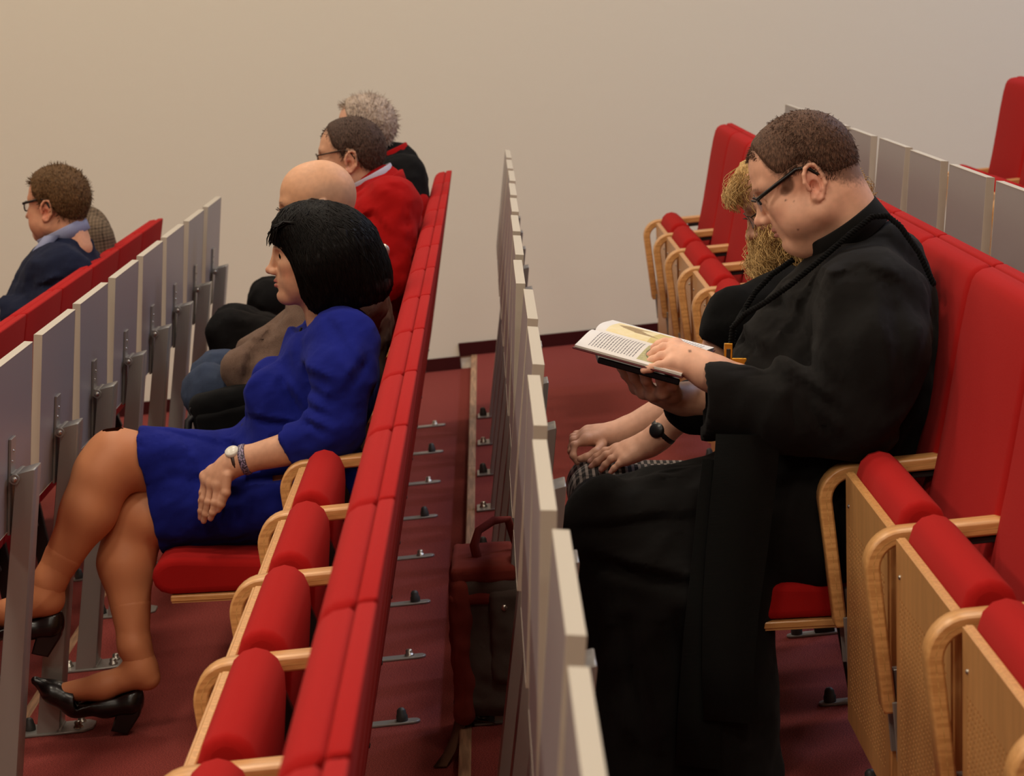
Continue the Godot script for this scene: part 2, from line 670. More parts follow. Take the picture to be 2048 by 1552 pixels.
func make_desk_meshes() -> void:
	var d := desk_meshes
	# panel in its own frame: the hinge line is the origin, the board stands to the left of it
	d.panel = box_mesh(Vector3(0.0172, 0.358, 0.444), 0.0012, Vector3(-0.0262, 0.063, -0.2225))
	var st := new_st()
	for e in [0.0, -0.445]:
		add_box(st, Transform3D(Basis(), Vector3(-0.0262, 0.063, e + (0.0004 if e < 0 else -0.0004))), Vector3(0.0188, 0.360, 0.0016), 0.0005)
	add_box(st, Transform3D(Basis(), Vector3(-0.0262, 0.2418, -0.2225)), Vector3(0.0188, 0.0016, 0.4455), 0.0005)
	add_box(st, Transform3D(Basis(), Vector3(-0.0262, -0.1158, -0.2225)), Vector3(0.0188, 0.0016, 0.4455), 0.0005)
	d.edge = done(st)
	d.plate = box_mesh(Vector3(0.006, 0.20, 0.05), 0.001, Vector3(-0.0142, -0.022, -0.21))
	st = new_st()
	add_tube(st, [Vector3(0, 0, -0.16), Vector3(0, 0, -0.26)], [0.0105], 12)
	add_box(st, Transform3D(Basis(), Vector3(-0.006, 0, -0.21)), Vector3(0.012, 0.016, 0.05), 0.001)
	d.hinge = done(st)
	d.pin = lathe([Vector2(0.0, 0.006), Vector2(0.004, 0.005), Vector2(0.0065, 0.002), Vector2(0.0065, 0.0)], 10)
	# leaning post
	var o := [Vector2(-0.866, 0.706), Vector2(-0.826, 0.713), Vector2(-0.962, 0.004), Vector2(-1.014, 0.004)]
	d.post = extrusion(rounded(o, 0.004, 2), -0.25, -0.17, 0.0012, 1, 0)
	var f := PackedVector2Array()
	for p in [[-1.055, -0.045], [-1.055, 0.045], [-0.905, 0.045], [-0.885, 0.025], [-0.885, -0.025], [-0.905, -0.045]]:
		f.append(Vector2(p[0], p[1]))
	d.foot = flat_plate(f, 0.006)
	st = new_st()
	add_tube(st, [Vector3(-0.963, 0.007, -0.25), Vector3(-0.963, 0.007, -0.17)], [0.005], 6)
	d.weld = done(st)


func make_desk(lean: float, capped: bool) -> Node3D:
	var d := desk_meshes
	var t := Node3D.new()
	var turn := Basis(Vector3.BACK, -deg_to_rad(8.6) - lean)
	var p := part("panel", d.panel, M.grey_laminate, t, Transform3D(turn, HINGE))
	p.set_meta("label", "grey laminate board")
	part("edge_band", d.edge, M.cream_edge, p)
	var h := part("hinge_plate", d.plate, M.silver_paint, t, Transform3D(turn, HINGE))
	part("hinge", d.hinge, M.silver_paint, h)
	part("hinge_bolt", d.pin, M.zinc, h, Transform3D(Basis(Vector3.RIGHT, PI / 2), Vector3(0, 0, -0.16)))
	for y in [0.05, 0.03]:
		part("screw", chair_meshes.pin, M.zinc, h, Transform3D(Basis(Vector3.BACK, -PI / 2), Vector3(-0.0112, y, -0.195 - 0.6 * (y - 0.03))))
	part("post", d.post, M.silver_paint, t)
	part("foot_plate", d.foot, M.silver_paint, t, Transform3D(Basis(), Vector3(0, 0.0, -0.21)))
	part("weld", d.weld, M.silver_paint, t)
	for q in [[-1.035, -0.21], [-0.92, -0.19], [-0.92, -0.235]]:
		var tall: bool = capped and q[0] < -1.0
		part("bolt", chair_meshes.cap if tall else chair_meshes.bolt, M.bolt_cap if tall else M.zinc, t, Transform3D(Basis(), Vector3(q[0], 0.006, q[1])))
	return t


const ORD := ["first", "second", "third", "fourth", "fifth", "sixth", "seventh", "eighth", "ninth", "tenth", "eleventh", "twelfth", "thirteenth", "fourteenth", "fifteenth", "sixteenth"]


func build_rows() -> void:
	make_chair_meshes()
	make_desk_meshes()
	var rows := [
		# row, seam of the far end, chairs, seats in use (counted from the far wall), words
		{"r": 0, "z": 9.07, "n": 8, "used": [1, 2], "say": "in the leftmost row"},
		{"r": 1, "z": 9.20, "n": 14, "used": [1, 3, 5, 6], "say": "in the blue dress row"},
		{"r": 2, "z": 9.38, "n": 12, "used": [7, 8], "say": "in the black cassock row"},
		{"r": 3, "z": 9.50, "n": 4, "shift": Vector3(0.06, 0.0, 0), "used": [], "say": "in the rearmost row at upper right"},
	]
	for w in rows:
		for i in w.n:
			var open: bool = i in w.used
			var o := make_chair(not open, i == 0, i, w.r == 0)
			o.name = numbered("auditorium_chair")
			add_child(o)
			o.position = Vector3(row_x(w.r), STEP * (w.r - 1), -(w.z - PITCH * (i + 1))) + w.get("shift", Vector3.ZERO)
			tag(o, "%s red chair, %s from far wall %s" % ["lowered" if open else "folded", ORD[i], w.say], "chair", "red auditorium chairs " + w.say)
	var desks := [
		{"r": 1, "z": 8.675, "n": 10, "say": "before the blue dress row", "lean": [0.012, 0.004, -0.012, -0.004, 0.004, -0.012, 0.008, 0.0, 0.0, 0.0]},
		{"r": 2, "z": 8.765, "n": 14, "say": "before the black cassock row", "lean": [0.045, 0.04, 0.045, 0.03, 0.02, 0.004, 0.0, -0.025, 0.029, 0.02, -0.019, -0.034, 0.008, 0.0]},
		{"r": 3, "z": 8.837, "n": 9, "say": "behind the black cassock row", "lean": [0.01, -0.012, 0.0, -0.01, 0.02, -0.006, 0.0, 0.0, 0.0]},
	]
	for w in desks:
		for i in w.n:
			var o := make_desk(w.lean[i], i % 2 == 0)
			o.name = numbered("flip_desk")
			add_child(o)
			o.position = Vector3(row_x(w.r), STEP * (w.r - 1), -(w.z - PITCH * i))
			tag(o, "grey flip desk, %s from far wall %s" % [ORD[i], w.say], "desk", "flip desks " + w.say)


# ------------------------------------------------------------------ soft shapes: a distance field on a grid, meshed as surface nets
class Field:
	var o: Vector3
	var h: float
	var nx: int
	var ny: int
	var nz: int
	var d := PackedFloat32Array()
	var verts := PackedVector3Array()
	var norms := PackedVector3Array()
	var cols := PackedColorArray()
	var idx := PackedInt32Array()

	func _init(lo: Vector3, hi: Vector3, cell: float) -> void:
		h = cell
		o = lo
		nx = int(ceil((hi.x - lo.x) / h)) + 1
		ny = int(ceil((hi.y - lo.y) / h)) + 1
		nz = int(ceil((hi.z - lo.z) / h)) + 1
		d.resize(nx * ny * nz)
		d.fill(1.0)

	func span(lo: Vector3, hi: Vector3) -> Array:
		return [clampi(int((lo.x - o.x) / h), 0, nx - 1), clampi(int((hi.x - o.x) / h) + 1, 0, nx - 1), clampi(int((lo.y - o.y) / h), 0, ny - 1), clampi(int((hi.y - o.y) / h) + 1, 0, ny - 1), clampi(int((lo.z - o.z) / h), 0, nz - 1), clampi(int((hi.z - o.z) / h) + 1, 0, nz - 1)]

	# tapered capsule from a to b; k blends it into what is there
	func cap(a: Vector3, b: Vector3, ra: float, rb: float, k := 0.02) -> void:
		var m := maxf(ra, rb) + k + 3.0 * h
		var s := span(Vector3(minf(a.x, b.x), minf(a.y, b.y), minf(a.z, b.z)) - Vector3(m, m, m), Vector3(maxf(a.x, b.x), maxf(a.y, b.y), maxf(a.z, b.z)) + Vector3(m, m, m))
		var ab := b - a
		var inv := 1.0 / maxf(ab.length_squared(), 1e-9)
		var dr := rb - ra
		var x0: int = s[0]
		var x1: int = s[1]
		for z in range(s[4], s[5] + 1):
			for y in range(s[2], s[3] + 1):
				var i := (z * ny + y) * nx + x0
				var p := Vector3(o.x + x0 * h, o.y + y * h, o.z + z * h) - a
				for x in range(x0, x1 + 1):
					var t := clampf(p.dot(ab) * inv, 0.0, 1.0)
					var e := (p - ab * t).length() - ra - dr * t
					var f := d[i]
					var w := absf(e - f)
					if w < k:
						w = k - w
						d[i] = minf(e, f) - w * w * 0.25 / k
					elif e < f:
						d[i] = e
					p.x += h
					i += 1

	# ellipsoid with radii r turned by basis; carve takes it away instead
	func ell(c: Vector3, r: Vector3, k := 0.02, bas := Basis(), carve := false) -> void:
		var m := maxf(r.x, maxf(r.y, r.z)) + k + 3.0 * h
		if bas == Basis():
			m = 0.0
		var ext := Vector3(m, m, m) if m > 0.0 else r + Vector3.ONE * (k + 3.0 * h)
		var s := span(c - ext, c + ext)
		var to := bas.transposed()
		var ir := Vector3(1.0 / r.x, 1.0 / r.y, 1.0 / r.z)
		var ir2 := ir * ir
		var x0: int = s[0]
		var x1: int = s[1]
		var step := to * Vector3(h, 0, 0)
		for z in range(s[4], s[5] + 1):
			for y in range(s[2], s[3] + 1):
				var i := (z * ny + y) * nx + x0
				var p := to * (Vector3(o.x + x0 * h, o.y + y * h, o.z + z * h) - c)
				for x in range(x0, x1 + 1):
					var k0 := (p * ir).length()
					var e := k0 * (k0 - 1.0) / maxf((p * ir2).length(), 1e-6)
					var f := d[i]
					if carve:
						e = -e
						var w := absf(e - f)
						if w < k:
							w = k - w
							d[i] = maxf(e, f) + w * w * 0.25 / k
						elif e > f:
							d[i] = e
					else:
						var w := absf(e - f)
						if w < k:
							w = k - w
							d[i] = minf(e, f) - w * w * 0.25 / k
						elif e < f:
							d[i] = e
					p += step
					i += 1

	# keep only the side of the plane that lies against the normal
	func cut(p0: Vector3, n: Vector3, k := 0.0, lo := Vector3(-99, -99, -99), hi := Vector3(99, 99, 99)) -> void:
		n = n.normalized()
		var s := span(lo, hi)
		for z in range(s[4], s[5] + 1):
			for y in range(s[2], s[3] + 1):
				var i: int = (z * ny + y) * nx + s[0]
				for x in range(s[0], s[1] + 1):
					var e := n.dot(Vector3(o.x + x * h, o.y + y * h, o.z + z * h) - p0)
					var f := d[i]
					if e > f - k:
						var w := maxf(k - absf(e - f), 0.0)
						d[i] = maxf(e, f) + (w * w * 0.25 / k if k > 0.0 else 0.0)
					i += 1

	# folds and lumps
	func rough(n: FastNoiseLite, amp: float, stretch := Vector3.ONE, bas := Basis()) -> void:
		var i := 0
		var to := bas.transposed()
		for z in nz:
			for y in ny:
				for x in nx:
					if absf(d[i]) < 0.04:
						var p := (to * Vector3(o.x + x * h, o.y + y * h, o.z + z * h)) * stretch
						d[i] += amp * n.get_noise_3dv(p)
					i += 1

	# a crease along a line, running in from the side that faces +z
	func crease(a: Vector3, b: Vector3, wide: float, deep: float) -> void:
		var m := Vector3(wide * 2.5, wide * 2.5, 0.11)
		var s := span(a.min(b) - m, a.max(b) + m)
		var ab := Vector2(b.x - a.x, b.y - a.y)
		var inv := 1.0 / maxf(ab.length_squared(), 1e-9)
		for y in range(s[2], s[3] + 1):
			for x in range(s[0], s[1] + 1):
				var p := Vector2(o.x + x * h - a.x, o.y + y * h - a.y)
				var t := clampf(p.dot(ab) * inv, 0.0, 1.0)
				var c := p - ab * t
				var q := c.length_squared() / (wide * wide)
				if q < 6.0:
					# a sharp dip with a swell on its upper side
					var side := 1.0 if c.y > 0.0 else 0.0
					var e := deep * (exp(-q * 1.6) - 0.45 * side * exp(-(sqrt(q) - 1.3) * (sqrt(q) - 1.3) * 2.0)) * sin(PI * clampf(0.12 + t * 0.8, 0.0, 1.0))
					for z in range(s[4], s[5] + 1):
						d[(z * ny + y) * nx + x] += e

	func at(p: Vector3) -> float:
		var q := (p - o) / h
		var x := clampi(int(q.x), 0, nx - 2)
		var y := clampi(int(q.y), 0, ny - 2)
		var z := clampi(int(q.z), 0, nz - 2)
		var fx := q.x - x
		var fy := q.y - y
		var fz := q.z - z
		var i := (z * ny + y) * nx + x
		var j := i + nx * ny
		var a := lerpf(lerpf(d[i], d[i + 1], fx), lerpf(d[i + nx], d[i + nx + 1], fx), fy)
		var b := lerpf(lerpf(d[j], d[j + 1], fx), lerpf(d[j + nx], d[j + nx + 1], fx), fy)
		return lerpf(a, b, fz)

	func net() -> void:
		var ids := PackedInt32Array()
		ids.resize(nx * ny * nz)
		ids.fill(-1)
		var sy := nx
		var sz := nx * ny
		var off := [0, 1, sy, sy + 1, sz, sz + 1, sz + sy, sz + sy + 1]
		var lim := h * 3.2
		for z in nz - 1:
			for y in ny - 1:
				var i := (z * ny + y) * nx
				for x in nx - 1:
					var d0 := d[i]
					if d0 < lim and d0 > -lim:
						var d1 := d[i + 1]
						var d2 := d[i + sy]
						var d3 := d[i + sy + 1]
						var d4 := d[i + sz]
						var d5 := d[i + sz + 1]
						var d6 := d[i + sz + sy]
						var d7 := d[i + sz + sy + 1]
						var lo := minf(minf(minf(d0, d1), minf(d2, d3)), minf(minf(d4, d5), minf(d6, d7)))
						var hi := maxf(maxf(maxf(d0, d1), maxf(d2, d3)), maxf(maxf(d4, d5), maxf(d6, d7)))
						if lo < 0.0 and hi >= 0.0:
							var s := Vector3.ZERO
							var n := 0
							if (d0 < 0.0) != (d1 < 0.0):
								s += Vector3(d0 / (d0 - d1), 0, 0); n += 1
							if (d2 < 0.0) != (d3 < 0.0):
								s += Vector3(d2 / (d2 - d3), 1, 0); n += 1
							if (d4 < 0.0) != (d5 < 0.0):
								s += Vector3(d4 / (d4 - d5), 0, 1); n += 1
							if (d6 < 0.0) != (d7 < 0.0):
								s += Vector3(d6 / (d6 - d7), 1, 1); n += 1
							if (d0 < 0.0) != (d2 < 0.0):
								s += Vector3(0, d0 / (d0 - d2), 0); n += 1
							if (d1 < 0.0) != (d3 < 0.0):
								s += Vector3(1, d1 / (d1 - d3), 0); n += 1
							if (d4 < 0.0) != (d6 < 0.0):
								s += Vector3(0, d4 / (d4 - d6), 1); n += 1
							if (d5 < 0.0) != (d7 < 0.0):
								s += Vector3(1, d5 / (d5 - d7), 1); n += 1
							if (d0 < 0.0) != (d4 < 0.0):
								s += Vector3(0, 0, d0 / (d0 - d4)); n += 1
							if (d1 < 0.0) != (d5 < 0.0):
								s += Vector3(1, 0, d1 / (d1 - d5)); n += 1
							if (d2 < 0.0) != (d6 < 0.0):
								s += Vector3(0, 1, d2 / (d2 - d6)); n += 1
							if (d3 < 0.0) != (d7 < 0.0):
								s += Vector3(1, 1, d3 / (d3 - d7)); n += 1
							s = s / n
							ids[i] = verts.size()
							verts.append(o + Vector3(x + s.x, y + s.y, z + s.z) * h)
							# the slope of the field across the cell
							norms.append(Vector3(d1 - d0 + d3 - d2 + d5 - d4 + d7 - d6, d2 - d0 + d3 - d1 + d6 - d4 + d7 - d5, d4 - d0 + d5 - d1 + d6 - d2 + d7 - d3).normalized())
					i += 1
		for z in range(1, nz - 1):
			for y in range(1, ny - 1):
				var i := (z * ny + y) * nx + 1
				for x in range(1, nx - 1):
					var d0 := d[i]
					if d0 < lim and d0 > -lim:
						var neg := d0 < 0.0
						if neg != (d[i + 1] < 0.0):
							face(ids[i - sy - sz], ids[i - sz], ids[i], ids[i - sy], neg)
						if neg != (d[i + sy] < 0.0):
							face(ids[i - 1 - sz], ids[i - 1], ids[i], ids[i - sz], neg)
						if neg != (d[i + sz] < 0.0):
							face(ids[i - 1 - sy], ids[i - sy], ids[i], ids[i - 1], neg)
					i += 1

	func face(a: int, b: int, c: int, e: int, neg: bool) -> void:
		if a < 0 or b < 0 or c < 0 or e < 0:
			return
		if neg:
			idx.append_array(PackedInt32Array([a, c, b, a, e, c]))
		else:
			idx.append_array(PackedInt32Array([a, b, c, a, c, e]))


# several fields (and plain meshes) become one mesh; paint is a list of [centre, radii, colour, softness, basis]
func commit_fields(fields: Array, base: Color, paint: Array = [], speckle := 0.0, tint = null) -> ArrayMesh:
	var v := PackedVector3Array()
	var n := PackedVector3Array()
	var c := PackedColorArray()
	var ix := PackedInt32Array()
	var nz := FastNoiseLite.new()
	nz.seed = 5
	nz.frequency = 60.0
	nz.fractal_octaves = 3
	for f: Field in fields:
		var at := v.size()
		v.append_array(f.verts)
		n.append_array(f.norms)
		if f.cols.size() == f.verts.size():
			c.append_array(f.cols)
		else:
			for p in f.verts:
				var col := base
				for q in paint:
					var e: Vector3 = (p - q[0])
					if q.size() > 4:
						e = (q[4] as Basis).transposed() * e
					e = e / q[1]
					var l := e.length()
					if l < 1.0:
						col = col.lerp(q[2], smoothstep(1.0, 1.0 - q[3], l) * q[2].a)
				if tint != null and f == fields[0]:
					col = tint.call(p, col)
				if speckle > 0.0:
					col = col * (1.0 + speckle * nz.get_noise_3dv(p))
				col.a = 1.0
				c.append(col)
		for k in f.idx:
			ix.append(k + at)
	var a := []
	a.resize(Mesh.ARRAY_MAX)
	a[Mesh.ARRAY_VERTEX] = v
	a[Mesh.ARRAY_NORMAL] = n
	a[Mesh.ARRAY_COLOR] = c
	a[Mesh.ARRAY_INDEX] = ix
	var m := ArrayMesh.new()
	m.add_surface_from_arrays(Mesh.PRIMITIVE_TRIANGLES, a)
	return m


# a ball as a ready field, for eyes
func ball(c: Vector3, r: float, col: Callable) -> Field:
	var f := Field.new(Vector3.ZERO, Vector3.ONE * 0.01, 0.01)
	var nu := 20
	var nv := 14
	for j in nv + 1:
		for i in nu:
			var a := TAU * i / nu
			var b := PI * j / nv
			var q := Vector3(-cos(b), sin(b) * cos(a), sin(b) * sin(a))
			f.verts.append(c + q * r)
			f.norms.append(q)
			f.cols.append(col.call(q))
	for j in nv:
		for i in nu:
			var k := (i + 1) % nu
			f.idx.append_array(PackedInt32Array([j * nu + i, j * nu + k, (j + 1) * nu + k, j * nu + i, (j + 1) * nu + k, (j + 1) * nu + i]))
	return f


func lin(r: float, g: float, b: float, a := 1.0) -> Color:
	var c := Color(r, g, b).srgb_to_linear()
	c.a = a
	return c


# ------------------------------------------------------------------ heads. In a head's own frame the ear canals lie at the origin, the face looks along -x
func head_field(t: Transform3D, cell: float, q: Dictionary) -> Field:
	var s := t.basis.get_scale().x
	var bas := t.basis.orthonormalized()
	var reach := 0.20 * s
	var f := Field.new(t.origin + Vector3(-0.16, -0.20, -0.11) * s - Vector3.ONE * 0.02, t.origin + Vector3(0.17, 0.18, 0.11) * s + Vector3.ONE * 0.02, cell)
	var E := func(c: Vector3, r: Vector3, k: float, carve := false, turn := Basis()) -> void: f.ell(t * c, r * s, k * s, bas * turn, carve)
	var C := func(a: Vector3, b: Vector3, ra: float, rb: float, k: float) -> void: f.cap(t * a, t * b, ra * s, rb * s, k * s)
	var fat: float = q.get("fat", 0.0)
	var nose: float = q.get("nose", 1.0)
	# skull, face, jaw
	E.call(Vector3(0.014, 0.047, 0), Vector3(0.098, 0.095, 0.076), 0.0001)
	E.call(Vector3(-0.030, 0.055, 0), Vector3(0.060, 0.070, 0.066), 0.03)
	E.call(Vector3(-0.037, -0.018, 0), Vector3(0.056, 0.078, 0.058 + fat * 0.5), 0.03)
	for z in [-1.0, 1.0]:
		C.call(Vector3(-0.004, -0.045, z * (0.050 + fat)), Vector3(-0.070, -0.082, z * 0.018), 0.020 + fat, 0.018, 0.03)
		E.call(Vector3(-0.050, -0.035, z * (0.040 + fat)), Vector3(0.030, 0.035, 0.022 + fat), 0.025)
		E.call(Vector3(-0.061, 0.000, z * 0.042), Vector3(0.024, 0.018, 0.021), 0.02)
		C.call(Vector3(-0.087, 0.041, z * 0.012), Vector3(-0.070, 0.044, z * 0.046), 0.0105, 0.010, 0.016)
	E.call(Vector3(-0.081, -0.081, 0), Vector3(0.018, 0.017, 0.022), 0.018)
	# muzzle
	E.call(Vector3(-0.080, -0.044, 0), Vector3(0.020, 0.028, 0.027), 0.016)
	# eye hollows
	for z in [-1.0, 1.0]:
		E.call(Vector3(-0.098, 0.023, z * 0.032), Vector3(0.020, 0.0125, 0.019), 0.012, true)
		# lids over the eyeball
		E.call(Vector3(-0.0735, 0.0225, z * 0.0315), Vector3(0.0135, 0.0125, 0.0145), 0.004)
		if q.get("lids", 0.5) < 0.9:
			E.call(Vector3(-0.0885, 0.0205, z * 0.0325), Vector3(0.0068, 0.0062, 0.0130), 0.002, true)
	# nose
	C.call(Vector3(-0.087 - q.get("bridge", 0.003), 0.031, 0), Vector3(-0.105 - 0.008 * nose, -0.012, 0), 0.0078, 0.0098, 0.012)
	E.call(Vector3(-0.110 - 0.009 * nose, -0.014, 0), Vector3(0.0105, 0.0095, 0.0105), 0.008)
	for z in [-1.0, 1.0]:
		E.call(Vector3(-0.103, -0.018, z * 0.0115), Vector3(0.0115, 0.0085, 0.0075), 0.006)
		E.call(Vector3(-0.108, -0.0265, z * 0.0065), Vector3(0.0062, 0.004, 0.0035), 0.002, true)
	# lips
	for z in [-1.0, 1.0]:
		C.call(Vector3(-0.1005, -0.0415, z * 0.004), Vector3(-0.090, -0.0455, z * 0.022), 0.0050, 0.0028, 0.004)
		C.call(Vector3(-0.0985, -0.0535, 0), Vector3(-0.090, -0.049, z * 0.021), 0.0062, 0.003, 0.004)
	E.call(Vector3(-0.103, -0.0475, 0), Vector3(0.0095, 0.0014, 0.026), 0.003, true)
	E.call(Vector3(-0.101, -0.0655, 0), Vector3(0.007, 0.005, 0.016), 0.008, true)
	# neck
	var nk: Array = q.get("neck", [Vector3(0.030, -0.050, 0), Vector3(0.065, -0.170, 0), 0.056, 0.062])
	C.call(nk[0], nk[1], nk[2], nk[3], 0.03)
	if q.has("chin2"):
		E.call(Vector3(-0.035, -0.100, 0), Vector3(0.045, 0.030, 0.045) * (1.0 + q.chin2), 0.03)
	# ears
	for z in [-1.0, 1.0]:
		if q.get("no_ears", false):
			break
		var ear := Basis(Vector3.UP, z * 0.38) * Basis(Vector3.BACK, -0.16)
		var c0 := Vector3(0.008, 0.006, z * 0.0745)
		var es: float = q.get("ear", 1.0)
		var prev := Vector3.ZERO
		for k in 13:
			var a := deg_to_rad(200.0 - k * 27.0)
			var rr := Vector3(cos(a) * (0.0175 if sin(a) > -0.3 else 0.013), sin(a) * 0.031, z * (0.006 if sin(a) > -0.5 else 0.002)) * es
			var p := c0 + ear * (rr + Vector3(0.004, 0.004, z * 0.006))
			if k > 0:
				C.call(prev, p, 0.0040, 0.0040, 0.003)
			prev = p
		E.call(c0 + ear * Vector3(0.006, 0.004, z * 0.004), Vector3(0.015, 0.027, 0.0055) * es, 0.004, false, ear)
		C.call(c0 + ear * (Vector3(0.010, 0.018, z * 0.008) * es), c0 + ear * (Vector3(0.010, -0.012, z * 0.008) * es), 0.003, 0.0035, 0.003)
		E.call(c0 + ear * Vector3(-0.002, -0.024, z * 0.004), Vector3(0.008, 0.010, 0.006) * es, 0.006, false, ear)
		E.call(c0 + ear * Vector3(0.001, -0.004, z * 0.010), Vector3(0.008, 0.011, 0.008) * es, 0.004, true, ear)
		E.call(c0 + ear * Vector3(-0.011, -0.004, z * 0.004), Vector3(0.004, 0.006, 0.004), 0.003)
	if q.has("more"):
		q.more.call(E, C)
	f.net()
	return f


# colours of a face, in world places
func face_paint(t: Transform3D, lip: Color, brow: Color, flush: Color, q: Dictionary = {}) -> Array:
	var s := t.basis.get_scale().x
	var bas := t.basis.orthonormalized()
	var out := []
	for z in [-1.0, 1.0]:
		out.append([t * Vector3(-0.062, -0.020, z * 0.052), Vector3(0.035, 0.035, 0.03) * s, flush, 0.8, bas])
		out.append([t * Vector3(0.012, 0.005, z * 0.085), Vector3(0.024, 0.04, 0.02) * s, flush, 0.5, bas])
		if brow.a > 0.0:
			for k in 5:
				var u := k / 4.0
				out.append([t * Vector3(-0.094 + 0.020 * u * u, 0.0445 + 0.006 * u - 0.008 * u * u, z * (0.014 + 0.034 * u)), Vector3(0.012, 0.0048 - 0.0015 * u, 0.0085) * s, brow, 0.7, bas])
		out.append([t * Vector3(-0.094, -0.0415, z * 0.008), Vector3(0.016, 0.0062, 0.017) * s, lip, 0.4, bas])
		out.append([t * Vector3(-0.094, -0.0535, z * 0.007), Vector3(0.016, 0.0075, 0.016) * s, lip, 0.4, bas])
	out.append([t * Vector3(-0.118, -0.014, 0), Vector3(0.018, 0.016, 0.018) * s, flush, 0.8, bas])
	return out


func eyes(t: Transform3D, iris: Color) -> Array:
	var s := t.basis.get_scale().x
	var out := []
	for z in [-1.0, 1.0]:
		var look := (t.basis.orthonormalized() * Vector3(-1, -0.03, 0.0)).normalized()
		out.append(ball(t * Vector3(-0.0745, 0.0215, z * 0.0315), 0.0126 * s, func(q: Vector3) -> Color:
			var a := acos(clampf(q.dot(look), -1.0, 1.0))
			return Color(0.004, 0.004, 0.004) if a < 0.2 else iris if a < 0.5 else Color(0.52, 0.46, 0.40)))
	return out


# a hand: the palm from wrist to knuckles, fingers as chains of three bones
# fingers: for each of five [root, joint, joint, tip] in world places, radii
func hand_field(wrist: Vector3, knuckles: Array, fingers: Array, fore: Vector3, rf: float, rw: float, cell := 0.0028, fr := 0.0085) -> Field:
	var lo := wrist
	var hi := wrist
	for ch in fingers:
		for p in ch:
			lo = lo.min(p)
			hi = hi.max(p)
	lo = lo.min(fore)
	hi = hi.max(fore)
	var f := Field.new(lo - Vector3.ONE * (rf + 0.015), hi + Vector3.ONE * (rf + 0.015), cell)
	f.cap(fore, wrist, rf, rw, 0.001)
	for k in knuckles.size():
		var a: Vector3 = wrist.lerp(knuckles[k], 0.25)
		f.cap(a, knuckles[k], 0.0155, 0.0115, 0.016)
		if k > 0:
			f.cap(knuckles[k - 1].lerp(wrist, 0.3), knuckles[k].lerp(wrist, 0.3), 0.013, 0.013, 0.016)
			f.cap(knuckles[k - 1], knuckles[k], 0.010, 0.010, 0.010)
	f.cap(fore.lerp(wrist, 0.85), wrist.lerp(knuckles[1], 0.35), rw, rw * 0.85, 0.02)
	for k in fingers.size():
		var ch: Array = fingers[k]
		var r := fr * ([1.18, 1.0, 1.03, 0.97, 0.86][k] as float)
		for j in ch.size() - 1:
			f.cap(ch[j], ch[j + 1], r * (1.0 - 0.07 * j), r * (1.0 - 0.07 * (j + 1)), 0.004 if j else 0.009)
		for j in range(1, ch.size() - 1):
			f.ell(ch[j], Vector3.ONE * r * (1.06 - 0.06 * j), 0.003)
	return f


# nails: a small shield at each fingertip
func nail_paint(fingers: Array, out_dir: Vector3, col: Color) -> Array:
	var out := []
	for ch in fingers:
		var tip: Vector3 = ch[-1]
		var dir: Vector3 = (ch[-1] - ch[-2]).normalized()
		out.append([tip + dir * 0.001 + out_dir * 0.008, Vector3.ONE * 0.0065, col, 0.35])
	return out


func skin(called: String) -> StandardMaterial3D:
	var m := mat(called, Color(1, 1, 1), 0.5)
	m.vertex_color_use_as_albedo = true
	m.normal_enabled = true
	m.normal_texture = noise_tex(0.35, 77, 256, null, true, 2.0)
	m.normal_scale = 0.22
	triplanar(m, Vector3.ONE * 12.0)
	m.metallic_specular = 0.45
	return m


func person(at: Vector3, label: String) -> Node3D:
	return thing("person", at, label, "person")


# meshes of a person are made in world places; the node stands at its base
func limb(called: String, mesh: Mesh, m: Material, who: Node3D) -> MeshInstance3D:
	return part(called, mesh, m, who, Transform3D(Basis(), -who.position))


func wrinkle_noise(sd: int, freq: float) -> FastNoiseLite:
	var n := FastNoiseLite.new()
	n.seed = sd
	n.frequency = freq
	n.fractal_type = FastNoiseLite.FRACTAL_RIDGED
	n.fractal_octaves = 2
	n.domain_warp_enabled = true
	n.domain_warp_amplitude = 0.05
	n.domain_warp_frequency = 4.0
	return n


func fold_noise(sd: int, freq: float) -> FastNoiseLite:
	var n := FastNoiseLite.new()
	n.seed = sd
	n.frequency = freq
	n.fractal_octaves = 2
	return n


func head_t(at: Vector3, pitch: float, yaw: float, scale: float, roll := 0.0) -> Transform3D:
	return Transform3D((Basis(Vector3.UP, deg_to_rad(yaw)) * Basis(Vector3.BACK, deg_to_rad(pitch)) * Basis(Vector3.RIGHT, deg_to_rad(roll))).scaled(Vector3.ONE * scale), at)


